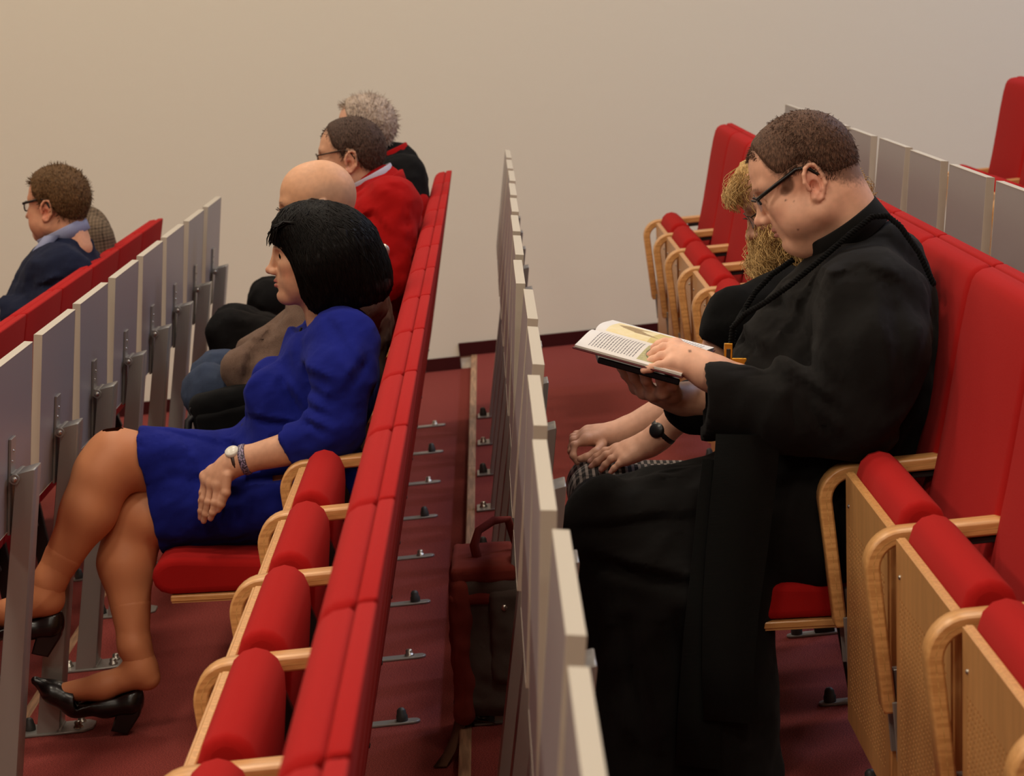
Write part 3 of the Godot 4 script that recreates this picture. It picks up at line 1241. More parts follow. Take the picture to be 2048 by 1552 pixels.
func make_people_materials() -> void:
	skin("fair_skin")
	cloth("blue_dress", Color(0.10, 0.135, 0.50), 0.25, 12.0, 0.9, 0.2)
	cloth("black_cassock", Color(0.088, 0.081, 0.077), 0.25, 14.0, 0.85, 0.25)
	cloth("black_sash", Color(0.085, 0.09, 0.085), 0.3, 14.0, 0.8, 0.15)
	cloth("black_knit", Color(0.06, 0.058, 0.058), 0.2, 14.0, 0.8, 0.15)
	cloth("brown_jacket", Color(0.47, 0.375, 0.32), 0.12, 16.0, 0.72, 0.2)
	cloth("checked_jacket", Color(0.50, 0.43, 0.36), 0.3, 16.0, 0.6, 0.2)
	cloth("jeans", Color(0.235, 0.275, 0.36), 0.25, 14.0, 0.75, 0.15)
	cloth("black_trousers", Color(0.075, 0.07, 0.07), 0.25, 14.0, 0.85, 0.1)
	cloth("red_sweater", Color(0.66, 0.06, 0.06), 0.2, 14.0, 0.88, 0.15)
	cloth("navy_jacket", Color(0.115, 0.135, 0.22), 0.25, 14.0, 0.85, 0.15)
	cloth("white_shirt", Color(0.74, 0.72, 0.78), 0.25, 14.0, 0.93, 0.1)
	cloth("pale_blue_shirt", Color(0.62, 0.64, 0.76), 0.25, 14.0, 0.93, 0.1)
	var hair := func(called: String, a: Color, dark: float, sc: Vector3) -> void:
		var m := mat(called, a, 0.55)
		m.albedo_texture = noise_tex(0.05, called.hash() % 500, 256, ramp(Color(dark, dark, dark), Color(1, 1, 1), 0.3, 0.7), false, 4.0, 5)
		m.normal_enabled = true
		m.normal_texture = noise_tex(0.06, called.hash() % 333, 256, null, true, 6.0, 5)
		m.normal_scale = 0.6
		m.metallic_specular = 0.22
		triplanar(m, sc)
	hair.call("black_hair", Color(0.075, 0.053, 0.043), 0.5, Vector3(30, 2.0, 30))
	M.black_hair.normal_scale = 0.15
	M.black_hair.roughness = 0.48
	hair.call("brown_crop", Color(0.46, 0.345, 0.28), 0.55, Vector3(22, 6, 22))
	hair.call("brown_hair", Color(0.45, 0.335, 0.22), 0.55, Vector3(20, 5, 20))
	hair.call("grey_brown_hair", Color(0.36, 0.28, 0.24), 0.6, Vector3(20, 5, 20))
	hair.call("silver_hair", Color(0.78, 0.70, 0.63), 0.7, Vector3(20, 5, 20))
	hair.call("blond_hair", Color(0.86, 0.70, 0.46), 0.7, Vector3(20, 5, 20))
	var lea := mat("black_leather", Color(0.028, 0.026, 0.026), 0.28)
	lea.clearcoat_enabled = true
	lea.clearcoat = 0.2
	mat("shoe_lining", Color(0.55, 0.43, 0.27), 0.6)
	mat("gold", Color(0.80, 0.58, 0.20), 0.3, 0.9)
	mat("black_frame", Color(0.03, 0.03, 0.03), 0.35)
	mat("metal_frame", Color(0.30, 0.25, 0.22), 0.3, 0.8)
	var g := mat("lens_glass", Color(0.95, 0.95, 0.97, 0.12), 0.03)
	g.transparency = BaseMaterial3D.TRANSPARENCY_ALPHA
	mat("burgundy", Color(0.34, 0.07, 0.08), 0.45)
	mat("white_dial", Color(0.85, 0.83, 0.78), 0.3)
	mat("brown_strap", Color(0.20, 0.11, 0.07), 0.5)
	mat("black_rubber", Color(0.035, 0.035, 0.038), 0.5)
	var bead := mat("beads", Color(1, 1, 1), 0.5)
	bead.albedo_texture = noise_tex(0.06, 3, 128, ramp(Color(0.10, 0.09, 0.14), Color(0.62, 0.55, 0.66), 0.42, 0.58))
	triplanar(bead, Vector3.ONE * 24.0)


const SKIN := Color(0.60, 0.315, 0.19)


func build_people() -> void:
	make_people_materials()
	woman_in_blue()
	priest()
	blonde()
	bald_man()
	red_man()
	silver_man()
	navy_man()
	checked_man()


# hair that hugs the skull: the skull swollen by thick, kept only where the test says hair grows
func crop_hair(t: Transform3D, cell: float, thick: float, keep: Callable, streak := 0.0) -> ArrayMesh:
	var s := t.basis.get_scale().x
	var bas := t.basis.orthonormalized()
	var f := Field.new(t.origin + Vector3(-0.13, -0.12, -0.11) * s, t.origin + Vector3(0.15, 0.19, 0.11) * s, cell)
	f.ell(t * Vector3(0.014, 0.047, 0), Vector3(0.098 + thick, 0.095 + thick, 0.076 + thick) * s, 0.0001, bas)
	f.ell(t * Vector3(-0.030, 0.055, 0), Vector3(0.060 + thick, 0.070 + thick, 0.066 + thick) * s, 0.03 * s, bas)
	f.cap(t * Vector3(0.030, -0.050, 0), t * Vector3(0.055, -0.120, 0), (0.057 + thick * 0.6) * s, 0.058 * s, 0.03 * s)
	if streak > 0.0:
		f.rough(fold_noise(3, 1.0), streak, Vector3(260, 45, 260), bas)
	var inv := t.affine_inverse()
	var i := 0
	for z in f.nz:
		for y in f.ny:
			for x in f.nx:
				if f.d[i] < 0.03:
					var k: float = keep.call(inv * Vector3(f.o.x + x * cell, f.o.y + y * cell, f.o.z + z * cell))
					f.d[i] += (thick + 0.004) * s * clampf(1.0 - k / 0.022, 0.0, 1.4)
				i += 1
	f.net()
	return commit_fields([f], Color(1, 1, 1))


# the colour of hair growing through the skin, thinning out towards the hairline
func hair_tint(t: Transform3D, keep: Callable, c: Color, most: float) -> Callable:
	var inv := t.affine_inverse()
	var n := fold_noise(17, 160.0)
	return func(p: Vector3, col: Color) -> Color:
		var q := inv * p
		if q.length() > 0.22 or absf(q.z) > 0.0765 and q.x < 0.035 and q.y < 0.045:
			return col
		var k: float = keep.call(q) + 0.008 * n.get_noise_3dv(p)
		return col.lerp(c, most * smoothstep(-0.006, 0.014, k))


# strands laid on the surface of a field, from a parting to the ends
func strands(f: Field, paths: Array, r: float) -> ArrayMesh:
	var st := new_st()
	var h := f.h
	for pa in paths:
		var pts := []
		for p: Vector3 in pa:
			for k in 3:
				var e := f.at(p)
				if absf(e) > 0.03:
					break
				var g := Vector3(f.at(p + Vector3(h, 0, 0)) - f.at(p - Vector3(h, 0, 0)), f.at(p + Vector3(0, h, 0)) - f.at(p - Vector3(0, h, 0)), f.at(p + Vector3(0, 0, h)) - f.at(p - Vector3(0, 0, h))).normalized()
				p -= g * (e - r * 0.4)
			pts.append(p)
		add_tube(st, pts, [r, r, r, r, r * 0.8, r * 0.5], 4, false)
	return done(st)


func shoe_fields(t: Transform3D) -> Array:
	# a pump: the rim behind the heel is the origin, the toe points along -x
	var f := Field.new(t.origin + Vector3(-0.29, -0.14, -0.06), t.origin + Vector3(0.06, 0.10, 0.06), 0.0032)
	var P := func(x: float, y: float, z := 0.0) -> Vector3: return t * Vector3(x, y, z)
	f.cap(P.call(-0.232, 0.066), P.call(-0.195, 0.034), 0.010, 0.024, 0.01)
	for z in [-0.010, 0.010]:
		f.cap(P.call(-0.198, 0.034, z), P.call(-0.150, 0.000, z), 0.020, 0.026, 0.02)
		f.cap(P.call(-0.150, 0.000, z), P.call(-0.085, -0.018, z), 0.026, 0.020, 0.02)
		f.cap(P.call(-0.085, -0.018, z), P.call(-0.028, -0.020, z), 0.020, 0.024, 0.02)
	f.cap(P.call(-0.030, -0.016), P.call(-0.024, -0.004), 0.028, 0.027, 0.012)
	# the opening for the foot
	f.cut(P.call(-0.10, -0.001), t.basis * Vector3(-0.10, 1.0, 0), 0.004, P.call(-0.148, -0.2, 0) - Vector3(0.01, 0.1, 0.2), P.call(0.1, 0.1, 0) + Vector3(0.1, 0.2, 0.2))
	f.ell(P.call(-0.085, 0.004), Vector3(0.075, 0.016, 0.020), 0.004, t.basis.orthonormalized(), true)
	f.ell(P.call(-0.135, 0.030), Vector3(0.035, 0.016, 0.022), 0.004, t.basis.orthonormalized() * Basis(Vector3.BACK, -0.4), true)
	f.net()
	return [f]


func woman_in_blue() -> void:
	var who := person(Vector3(-0.7938, 0.0000, -6.1551), "person in a cobalt blue dress with a black bob, legs crossed, looking left")
	# ---- head, neck, legs, forearm and hand are one body
	var ht := head_t(Vector3(-0.4385, 1.0138, -5.6200), -2.0, 4.0, 0.905)
	var head := head_field(ht, 0.003, {"no_ears": true, "nose": 0.40, "lids": 0.4, "neck": [Vector3(0.005, -0.060, 0), Vector3(0.030, -0.165, 0), 0.050, 0.062], "bridge": 0.006})
	var legs := Field.new(Vector3(-1.3034, -0.0240, -5.8000) - Vector3(0.06, 0.02, 0.0), Vector3(-0.4695, 0.6924, -5.3800), 0.009)
	# lower leg stands, upper leg hangs over it on the near side
	legs.cap(Vector3(-0.5369, 0.4995, -5.5400), Vector3(-0.8887, 0.4816, -5.5650), 0.088, 0.068, 0.01)
	legs.cap(Vector3(-0.8887, 0.4816, -5.5650), Vector3(-0.9207, 0.4361, -5.5650), 0.066, 0.060, 0.02)
	legs.cap(Vector3(-0.9207, 0.4361, -5.5650), Vector3(-0.9368, 0.3828, -5.5500), 0.060, 0.061, 0.02)
	legs.cap(Vector3(-0.9368, 0.3828, -5.5500), Vector3(-0.9346, 0.2023, -5.5000), 0.060, 0.034, 0.03)
	legs.cap(Vector3(-0.9346, 0.2023, -5.5000), Vector3(-0.9221, 0.1482, -5.5000), 0.036, 0.034, 0.02)
	legs.net()
	var over := Field.new(Vector3(-1.3034, -0.0240, -5.8000) - Vector3(0.06, 0.02, 0.0), Vector3(-0.4695, 0.6924, -5.3800), 0.009)
	over.cap(Vector3(-0.5483, 0.5039, -5.7000), Vector3(-0.9256, 0.6254, -5.5300), 0.086, 0.066, 0.01)
	over.cap(Vector3(-0.9256, 0.6254, -5.5300), Vector3(-0.9567, 0.5949, -5.5150), 0.068, 0.062, 0.02)
	over.cap(Vector3(-0.9567, 0.5949, -5.5150), Vector3(-0.9954, 0.5216, -5.5000), 0.063, 0.060, 0.03)
	over.cap(Vector3(-0.9954, 0.5216, -5.5000), Vector3(-1.0972, 0.3780, -5.4700), 0.058, 0.035, 0.03)
	over.cap(Vector3(-1.0972, 0.3780, -5.4700), Vector3(-1.1136, 0.3394, -5.4700), 0.035, 0.036, 0.02)
	over.net()
	var foot := Field.new(Vector3(-1.2355, 0.0284, -5.6000), Vector3(-0.8211, 0.3320, -5.4200), 0.004)
	foot.cap(Vector3(-0.9349, 0.2875, -5.5230), Vector3(-0.9339, 0.2080, -5.5000), 0.0462, 0.0345, 0.01)
	foot.cap(Vector3(-0.9339, 0.2080, -5.5000), Vector3(-0.9270, 0.1546, -5.5000), 0.0345, 0.035, 0.012)
	foot.cap(Vector3(-0.9270, 0.1546, -5.5000), Vector3(-0.9128, 0.1226, -5.5000), 0.035, 0.027, 0.012)
	foot.cap(Vector3(-0.9270, 0.1370, -5.5000), Vector3(-1.0176, 0.1138, -5.5000), 0.035, 0.027, 0.018)
	foot.cap(Vector3(-1.0167, 0.1151, -5.4950), Vector3(-1.1014, 0.1139, -5.4900), 0.030, 0.020, 0.02)
	foot.cap(Vector3(-1.0212, 0.1040, -5.5150), Vector3(-1.0945, 0.1050, -5.5100), 0.024, 0.018, 0.02)
	foot.crease(Vector3(-0.9511, 0.1891, -5.4600), Vector3(-0.9838, 0.1542, -5.4600), 0.004, 0.004)
	foot.net()
	var foot2 := Field.new(Vector3(-1.3390, 0.2294, -5.5600), Vector3(-0.9747, 0.4769, -5.3800), 0.004)
	foot2.cap(Vector3(-1.0632, 0.4262, -5.4800), Vector3(-1.1002, 0.3726, -5.4700), 0.0435, 0.0350, 0.01)
	foot2.cap(Vector3(-1.1002, 0.3726, -5.4700), Vector3(-1.1113, 0.3391, -5.4700), 0.0355, 0.036, 0.01)
	foot2.cap(Vector3(-1.1113, 0.3391, -5.4700), Vector3(-1.1037, 0.3291, -5.4700), 0.036, 0.026, 0.02)
	foot2.cap(Vector3(-1.1118, 0.3357, -5.4700), Vector3(-1.1959, 0.3134, -5.4700), 0.035, 0.028, 0.018)
	foot2.cap(Vector3(-1.1959, 0.3134, -5.4700), Vector3(-1.2804, 0.3143, -5.4700), 0.030, 0.020, 0.02)
	foot2.net()
	var wrist := Vector3(-0.6518, 0.6102, -5.4150)
	var kn := [Vector3(-0.6882, 0.5673, -5.3950), Vector3(-0.7029, 0.5700, -5.4120), Vector3(-0.7146, 0.5741, -5.4320), Vector3(-0.7216, 0.5800, -5.4520)]
	var fg := [
		[Vector3(-0.6638, 0.5869, -5.3850), Vector3(-0.6709, 0.5517, -5.3800), Vector3(-0.6855, 0.5264, -5.3850), Vector3(-0.6942, 0.5139, -5.3900)],
		[Vector3(-0.6882, 0.5673, -5.3950), Vector3(-0.6992, 0.5312, -5.3850), Vector3(-0.7067, 0.5088, -5.3880), Vector3(-0.7135, 0.4948, -5.3940)],
		[Vector3(-0.7029, 0.5700, -5.4120), Vector3(-0.7155, 0.5305, -5.4020), Vector3(-0.7247, 0.5038, -5.4050), Vector3(-0.7316, 0.4876, -5.4100)],
		[Vector3(-0.7146, 0.5741, -5.4320), Vector3(-0.7286, 0.5342, -5.4240), Vector3(-0.7364, 0.5076, -5.4250), Vector3(-0.7398, 0.4915, -5.4280)],
		[Vector3(-0.7216, 0.5800, -5.4520), Vector3(-0.7319, 0.5448, -5.4460), Vector3(-0.7365, 0.5260, -5.4460), Vector3(-0.7395, 0.5122, -5.4480)],
	]
	var hand := hand_field(wrist, kn, fg, Vector3(-0.4997, 0.6340, -5.4000), 0.040, 0.026)
	hand.net()
	var skin_c := SKIN
	var paint := face_paint(ht, lin(0.72, 0.40, 0.36), lin(0.16, 0.10, 0.08, 0.85), lin(0.82, 0.52, 0.40, 0.4))
	paint.append_array(nail_paint(fg, Vector3(-0.4, 0.1, 0.9), lin(0.80, 0.58, 0.50)))
	var tights := lin(0.80, 0.53, 0.36)
	for leg in [legs, over, foot, foot2]:
		for p in leg.verts:
			leg.cols.append(tights)
	var fields := [head, legs, over, foot, foot2, hand]
	fields.append_array(eyes(ht, Color(0.06, 0.035, 0.02)))
	limb("body", commit_fields(fields, skin_c, paint, 0.12), M.fair_skin, who)
	# ---- dress
	var n := fold_noise(11, 9.0)
	var dr := Field.new(Vector3(-0.9875, 0.3374, -5.8500) + Vector3(0, -0.02, 0), Vector3(-0.20, 0.93, -5.32), 0.008)
	dr.ell(Vector3(-0.4359, 0.7497, -5.6200), Vector3(0.116, 0.168, 0.160), 0.001, Basis(Vector3.BACK, -0.20))
	dr.ell(Vector3(-0.5312, 0.5996, -5.6200), Vector3(0.125, 0.14, 0.160), 0.06, Basis(Vector3.BACK, -0.20))
	dr.ell(Vector3(-0.5199, 0.4991, -5.6200), Vector3(0.150, 0.105, 0.190), 0.05)
	for z in [5.545, 5.695]:
		dr.ell(Vector3(-0.5622, 0.7248, -5.6200) + Vector3(0, 0, 5.62 - z), Vector3(0.062, 0.070, 0.070), 0.04)
	dr.cap(Vector3(-0.4186, 0.8270, -5.7500), Vector3(-0.3943, 0.8539, -5.5000), 0.052, 0.052, 0.05)
	dr.cap(Vector3(-0.5362, 0.5052, -5.5400), Vector3(-0.9043, 0.4878, -5.5600), 0.100, 0.074, 0.03)
	dr.cap(Vector3(-0.5466, 0.5116, -5.6900), Vector3(-0.9340, 0.6217, -5.5300), 0.098, 0.078, 0.05)
	dr.cap(Vector3(-0.5835, 0.4337, -5.6000), Vector3(-0.8428, 0.4537, -5.5800), 0.055, 0.045, 0.05)
	# near sleeve
	dr.cap(Vector3(-0.3827, 0.8339, -5.4900), Vector3(-0.3974, 0.7674, -5.4200), 0.078, 0.074, 0.03)
	dr.cap(Vector3(-0.3974, 0.7674, -5.4200), Vector3(-0.4212, 0.6624, -5.3950), 0.070, 0.062, 0.015)
	dr.cap(Vector3(-0.4210, 0.6646, -5.3950), Vector3(-0.5276, 0.6313, -5.4000), 0.058, 0.046, 0.02)
	# far sleeve
	dr.cap(Vector3(-0.4130, 0.7991, -5.7600), Vector3(-0.4714, 0.6292, -5.8200), 0.07, 0.06, 0.03)
	dr.cap(Vector3(-0.4714, 0.6292, -5.8200), Vector3(-0.5848, 0.5320, -5.7600), 0.06, 0.045, 0.02)
	# hem, cuff and neckline
	dr.cut(Vector3(-0.8690, 0.6782, -5.6200), Vector3(-0.8690, 0.6782, -5.6200).direction_to(Vector3(-0.8506, 0.4130, -5.6200)).cross(Vector3(0, 0, 1)), 0.0, Vector3(-9, 0, -9), Vector3(-0.70, 9, 9))
	dr.cut(Vector3(-0.5318, 0.6329, -5.4000), Vector3(-0.4210, 0.6646, -5.3950).direction_to(Vector3(-0.5314, 0.6362, -5.4000)), 0.0, Vector3(-0.6245, 0.5591, -5.4600), Vector3(-0.4839, 0.7076, -5.3000))
	dr.ell(Vector3(-0.4706, 0.9029, -5.6200), Vector3(0.080, 0.052, 0.090), 0.008, Basis(Vector3.BACK, -0.55), true)
	dr.rough(n, 0.006, Vector3(1.0, 1.0, 1.4))
	dr.rough(wrinkle_noise(12, 5.0), -0.0055, Vector3(0.8, 1.4, 1.0), Basis(Vector3.BACK, 0.5))
	for c in [
		[Vector3(-0.5343, 0.7628, -5.4700), Vector3(-0.4981, 0.6913, -5.4700), 0.010, 0.012],
		[Vector3(-0.4884, 0.7933, -5.3500), Vector3(-0.4157, 0.7636, -5.3500), 0.014, 0.012],
		[Vector3(-0.4799, 0.7665, -5.3400), Vector3(-0.4234, 0.7385, -5.3400), 0.010, 0.010],
		[Vector3(-0.4772, 0.6908, -5.3300), Vector3(-0.4311, 0.6660, -5.3300), 0.009, 0.010],
		[Vector3(-0.4787, 0.7240, -5.3300), Vector3(-0.4220, 0.6982, -5.3300), 0.009, 0.008],
		[Vector3(-0.4211, 0.9110, -5.3600), Vector3(-0.3338, 0.7700, -5.3600), 0.010, 0.006],
		[Vector3(-0.3726, 0.7552, -5.3400), Vector3(-0.3277, 0.8163, -5.3400), 0.012, 0.010],
		[Vector3(-0.6126, 0.6892, -5.5000), Vector3(-0.5035, 0.6640, -5.5000), 0.008, 0.010],
		[Vector3(-0.8322, 0.6735, -5.4500), Vector3(-0.6600, 0.6271, -5.4500), 0.010, 0.006],
		[Vector3(-0.7980, 0.5813, -5.4400), Vector3(-0.6069, 0.5044, -5.4400), 0.012, 0.006],
		[Vector3(-0.7513, 0.5990, -5.4400), Vector3(-0.7004, 0.4688, -5.4400), 0.010, 0.006],
		[Vector3(-0.6935, 0.6345, -5.4600), Vector3(-0.5583, 0.5521, -5.4600), 0.010, 0.007],
		[Vector3(-0.7677, 0.6460, -5.4400), Vector3(-0.7349, 0.4611, -5.4400), 0.010, 0.005],
	]:
		dr.crease(c[0], c[1], c[2] * 1.4, c[3])
	dr.net()
	limb("dress", commit_fields([dr], Color(1, 1, 1)), M.blue_dress, who)
	var zip := new_st()
	add_tube(zip, [Vector3(-0.6249, 0.6826, -5.6000), Vector3(-0.6412, 0.6629, -5.5900), Vector3(-0.6593, 0.6310, -5.5850), Vector3(-0.6734, 0.6045, -5.5800)], [0.0025], 6)
	limb("zip", done(zip), M.dark_steel, who)
	limb("zip_pull", tube_mesh([Vector3(-0.4821, 0.8709, -5.5850), Vector3(-0.4922, 0.8526, -5.5850)], [0.003], 6), M.dark_steel, who)
	# ---- bob
	var hf := Field.new(Vector3(-0.5976, 0.8761, -5.7700), Vector3(-0.2073, 1.1568, -5.4700), 0.0042)
	var B := func(c: Vector3, r: Vector3, k: float, carve := false, turn := 0.0) -> void: hf.ell(c, r, k, Basis(Vector3.BACK, turn), carve)
	B.call(Vector3(-0.4154, 1.0569, -5.6200), Vector3(0.108, 0.090, 0.092), 0.001, false, -0.15)
	B.call(Vector3(-0.4711, 1.0934, -5.6200), Vector3(0.056, 0.046, 0.070), 0.03, false, 0.5)
	B.call(Vector3(-0.3746, 0.9866, -5.6200), Vector3(0.098, 0.088, 0.104), 0.05)
	for z in [Vector3(0, 0, 0.052), Vector3(0, 0, -0.052)]:
		hf.cap(Vector3(-0.3673, 1.0314, -5.6200) + z, Vector3(-0.3338, 0.9458, -5.6200) + z, 0.062, 0.054, 0.06)
		hf.cap(Vector3(-0.4160, 1.0023, -5.6200) + z, Vector3(-0.4175, 0.9397, -5.6200) + z, 0.056, 0.046, 0.06)
	# the face and the neck stay free
	B.call(Vector3(-0.5365, 0.9807, -5.6200), Vector3(0.072, 0.082, 0.125), 0.008, true)
	B.call(Vector3(-0.4643, 0.8988, -5.6200), Vector3(0.050, 0.075, 0.060), 0.008, true)
	hf.cut(Vector3(-0.3819, 0.9028, -5.6200), Vector3(0.12, -1, 0), 0.012)
	hf.rough(fold_noise(7, 1.0), 0.0035, Vector3(80, 7, 80))
	hf.net()
	var hair := limb("hair", commit_fields([hf], Color(1, 1, 1)), M.black_hair, who)
	var rng := RandomNumberGenerator.new()
	rng.seed = 4
	var st := new_st()
	for k in 90:
		var u := k / 89.0
		var zz := Vector3(0, 0, (u - 0.5) * 0.15)
		var a := Vector3(-0.4559, 1.1076, -5.6200) + zz + Vector3(rng.randf_range(-0.025, 0.025), rng.randf_range(-0.008, 0.008), 0)
		var b := Vector3(-0.5099, 1.1008, -5.6200) + zz + Vector3(rng.randf_range(-0.012, 0.012), rng.randf_range(-0.009, 0.009), 0)
		var c := Vector3(-0.5255, 1.0741, -5.6200) + zz + Vector3(rng.randf_range(-0.010, 0.014), rng.randf_range(-0.018, 0.018), 0)
		add_tube(st, [a, a.lerp(b, 0.5) + Vector3(-0.006, 0.008, 0), b, b.lerp(c, 0.6) + Vector3(-0.004, 0, 0), c], [0.0022, 0.0022, 0.002, 0.0015, 0.0006], 4)
	part("fringe", done(st), M.black_hair, hair).set_meta("kind", "stuff")
	var paths := []
	for k in 520:
		var a := rng.randf_range(-0.5, PI + 0.5)
		var from: Vector3 = Vector3(-0.4208, 1.1368, -5.6200) + Vector3(rng.randf_range(-0.045, 0.03), 0.01, rng.randf_range(-0.02, 0.04))
		var side := 1.0 if rng.randf() < 0.8 else -1.0
		var to: Vector3 = Vector3(-0.3809, 0.9119, -5.6200) + Vector3(-cos(a) * 0.10, 0.0, side * absf(sin(a)) * 0.11)
		if to.x < Vector3(-0.4756, 0.9286, -5.6200).x:
			continue
		var pa := []
		for i in 13:
			var u := i / 12.0
			var c: Vector3 = Vector3(-0.3900, 1.0110, -5.6200)
			var p := from.lerp(to, u)
			var q := Vector3(p.x - c.x, 0, p.z - c.z)
			q = q.normalized() * (q.length() + 0.05 * sin(u * PI))
			pa.append(Vector3(c.x + q.x, lerpf(from.y, to.y, u * u * 0.55 + u * 0.45), c.z + q.z))
		paths.append(pa)
	part("strands", strands(hf, paths, 0.0016), M.black_hair, hair).set_meta("kind", "stuff")
	# ---- watch and bracelet
	var ax := wrist.direction_to(Vector3(-0.4997, 0.6340, -5.4000))
	limb("bracelet", ring_mesh(wrist + ax * 0.028, ax, 0.0325, 0.008, 0.35), M.beads, who)
	var wt := limb("wristwatch", ring_mesh(wrist + ax * 0.008, ax, 0.0295, 0.005, 0.5), M.brown_strap, who)
	var out := Vector3(-0.35, 0.75, 0.45)
	out = (out - ax * out.dot(ax)).normalized()
	var dial := lathe([Vector2(0, 0.005), Vector2(0.014, 0.005), Vector2(0.016, 0.003), Vector2(0.016, -0.003)], 20)
	part("dial", dial, M.white_dial, wt, Transform3D(Basis(ax, out, ax.cross(out)), wrist + ax * 0.008 + out * 0.031))
	# ---- shoes
	for e in 2:
		var st0: Vector3 = Vector3(-0.9307, 0.0930, -5.4950) if e == 0 else Vector3(-1.0809, 0.2966, -5.4700)
		var t := Transform3D(Basis(Vector3.BACK, 0.06), st0)
		var sh := limb("shoe", commit_fields(shoe_fields(t), Color(1, 1, 1)), M.black_leather, who)
		var heel := PackedVector2Array([Vector2(-0.062, -0.034), Vector2(-0.002, -0.022), Vector2(-0.012, -0.050), Vector2(-0.046, -0.088), Vector2(-0.082, -0.074)])
		part("heel", extrusion(heel, -0.021, 0.021, 0.004, 2, 0), M.black_leather, sh, t)


# a band of width w and thickness th (as part of w) round an axis
func ring_mesh(c: Vector3, ax: Vector3, r: float, w: float, th: float) -> ArrayMesh:
	var st := new_st()
	var u := ax.cross(Vector3.UP).normalized()
	var v := ax.cross(u).normalized()
	st.set_smooth_group(0)
	var n := 28
	var m := 8
	for i in n:
		for j in m:
			var q := []
			for e in [[0, 0], [1, 0], [1, 1], [0, 1]]:
				var a: float = TAU * (i + e[0]) / n
				var b: float = TAU * (j + e[1]) / m
				q.append(c + (u * cos(a) + v * sin(a)) * (r + cos(b) * w * th) + ax * sin(b) * w)
			quad(st, q[0], q[1], q[2], q[3])
	return done(st)



# how high hair begins, by place from brow to nape (head frame)
func hairline(table: Array) -> Callable:
	return func(p: Vector3) -> float:
		var x := p.x
		var y: float = table[-1][1]
		for k in table.size() - 1:
			if x < table[k + 1][0]:
				y = lerpf(table[k][1], table[k + 1][1], clampf((x - table[k][0]) / (table[k + 1][0] - table[k][0]), 0.0, 1.0))
				break
		return (p.y - y) * 0.7


const SHORT_LINE := [[-0.12, 0.070], [-0.085, 0.085], [-0.066, 0.098], [-0.052, 0.075], [-0.042, 0.048], [-0.024, 0.034], [-0.012, 0.012], [-0.004, 0.016], [0.002, 0.040], [0.026, 0.034], [0.036, 0.0], [0.055, -0.030], [0.085, -0.045], [0.13, -0.050]]


# short single hairs standing off a skull
func stubble(t: Transform3D, keep: Callable, count: int, len: float, lean: Vector3, sd: int, thick := 0.0009) -> ArrayMesh:
	var rng := RandomNumberGenerator.new()
	rng.seed = sd
	var st := new_st()
	var n := 0
	var tries := 0
	while n < count and tries < count * 6:
		tries += 1
		var q := Vector3(rng.randfn(), rng.randfn(), rng.randfn()).normalized()
		var p := Vector3(0.014, 0.047, 0) + q * Vector3(0.100, 0.097, 0.078)
		if p.x < -0.03:
			var p2 := Vector3(-0.030, 0.055, 0) + q * Vector3(0.062, 0.072, 0.068)
			if p2.x < p.x:
				p = p2
		if keep.call(p) < 0.0:
			continue
		n += 1
		var d := (q * 0.5 + lean * 0.9 + Vector3(rng.randfn(), rng.randfn(), rng.randfn()) * 0.25).normalized()
		var l := len * rng.randf_range(0.5, 1.2)
		add_tube(st, [t * (p - q * 0.003), t * (p + d * l * 0.5 + q * 0.001), t * (p + d * l)], [thick, thick, thick * 0.4], 3, false)
	return done(st)


func spectacles(t: Transform3D, frame: Material, who: Node3D, rim: bool, wide := 0.020, r := 0.0011) -> void:
	var o := Node3D.new()
	o.name = "spectacles"
	who.add_child(o, true)
	o.transform = Transform3D(Basis(), -who.position)
	for z in [-1.0, 1.0]:
		var ring := []
		var top := []
		for k in 25:
			var a := TAU * k / 24.0
			var y := sin(a) * 0.0155
			var p := t * Vector3(-0.104 + 0.0035 * absf(cos(a)) + (0.006 if cos(a) > 0 else 0.0) * cos(a), 0.018 + y, z * (0.033 + cos(a) * wide))
			ring.append(p)
			if sin(a) >= -0.05:
				top.append(p)
		part("rim", tube_mesh(ring if rim else top, [r], 6), frame, o)
		var st := new_st()
		st.set_smooth_group(-1)
		var c := t * Vector3(-0.102, 0.018, z * 0.033)
		for k in 24:
			st.add_vertex(c)
			st.add_vertex(ring[k])
			st.add_vertex(ring[k + 1])
		part("lens", done(st), M.lens_glass, o)
		part("temple", tube_mesh([t * Vector3(-0.096, 0.029, z * (0.034 + wide)), t * Vector3(-0.085, 0.032, z * 0.070), t * Vector3(-0.004, 0.047, z * 0.079), t * Vector3(0.016, 0.040, z * 0.079), t * Vector3(0.028, 0.018, z * 0.077)], [r * 1.8], 6), frame, o)
	part("bridge", tube_mesh([t * Vector3(-0.104, 0.024, -0.014), t * Vector3(-0.111, 0.028, 0), t * Vector3(-0.104, 0.024, 0.014)], [r], 6), frame, o)


# trunk of a seated coat: hips to shoulders
func trunk(f: Field, hip: Vector3, neck: Vector3, deep: float, wide: float, belly := 0.0) -> void:
	var up := (neck - hip).normalized()
	var turn := Basis(Vector3.BACK, atan2(-up.x, up.y))
	var l := hip.distance_to(neck)
	f.ell(hip + up * l * 0.66, Vector3(deep, l * 0.38, wide), 0.001, turn)
	f.ell(hip + up * l * 0.30 + Vector3(-belly, 0, 0), Vector3(deep + belly, l * 0.34, wide * 0.96), 0.06, turn)
	f.ell(hip, Vector3(deep * 1.1, deep * 0.85, wide), 0.05)
	f.cap(hip + up * l * 0.86 + Vector3(0, 0, wide * 0.72), hip + up * l * 0.86 - Vector3(0, 0, wide * 0.72), deep * 0.62, deep * 0.62, 0.06)
	f.cap(hip + up * l * 0.84, neck, deep * 0.66, 0.066, 0.05)


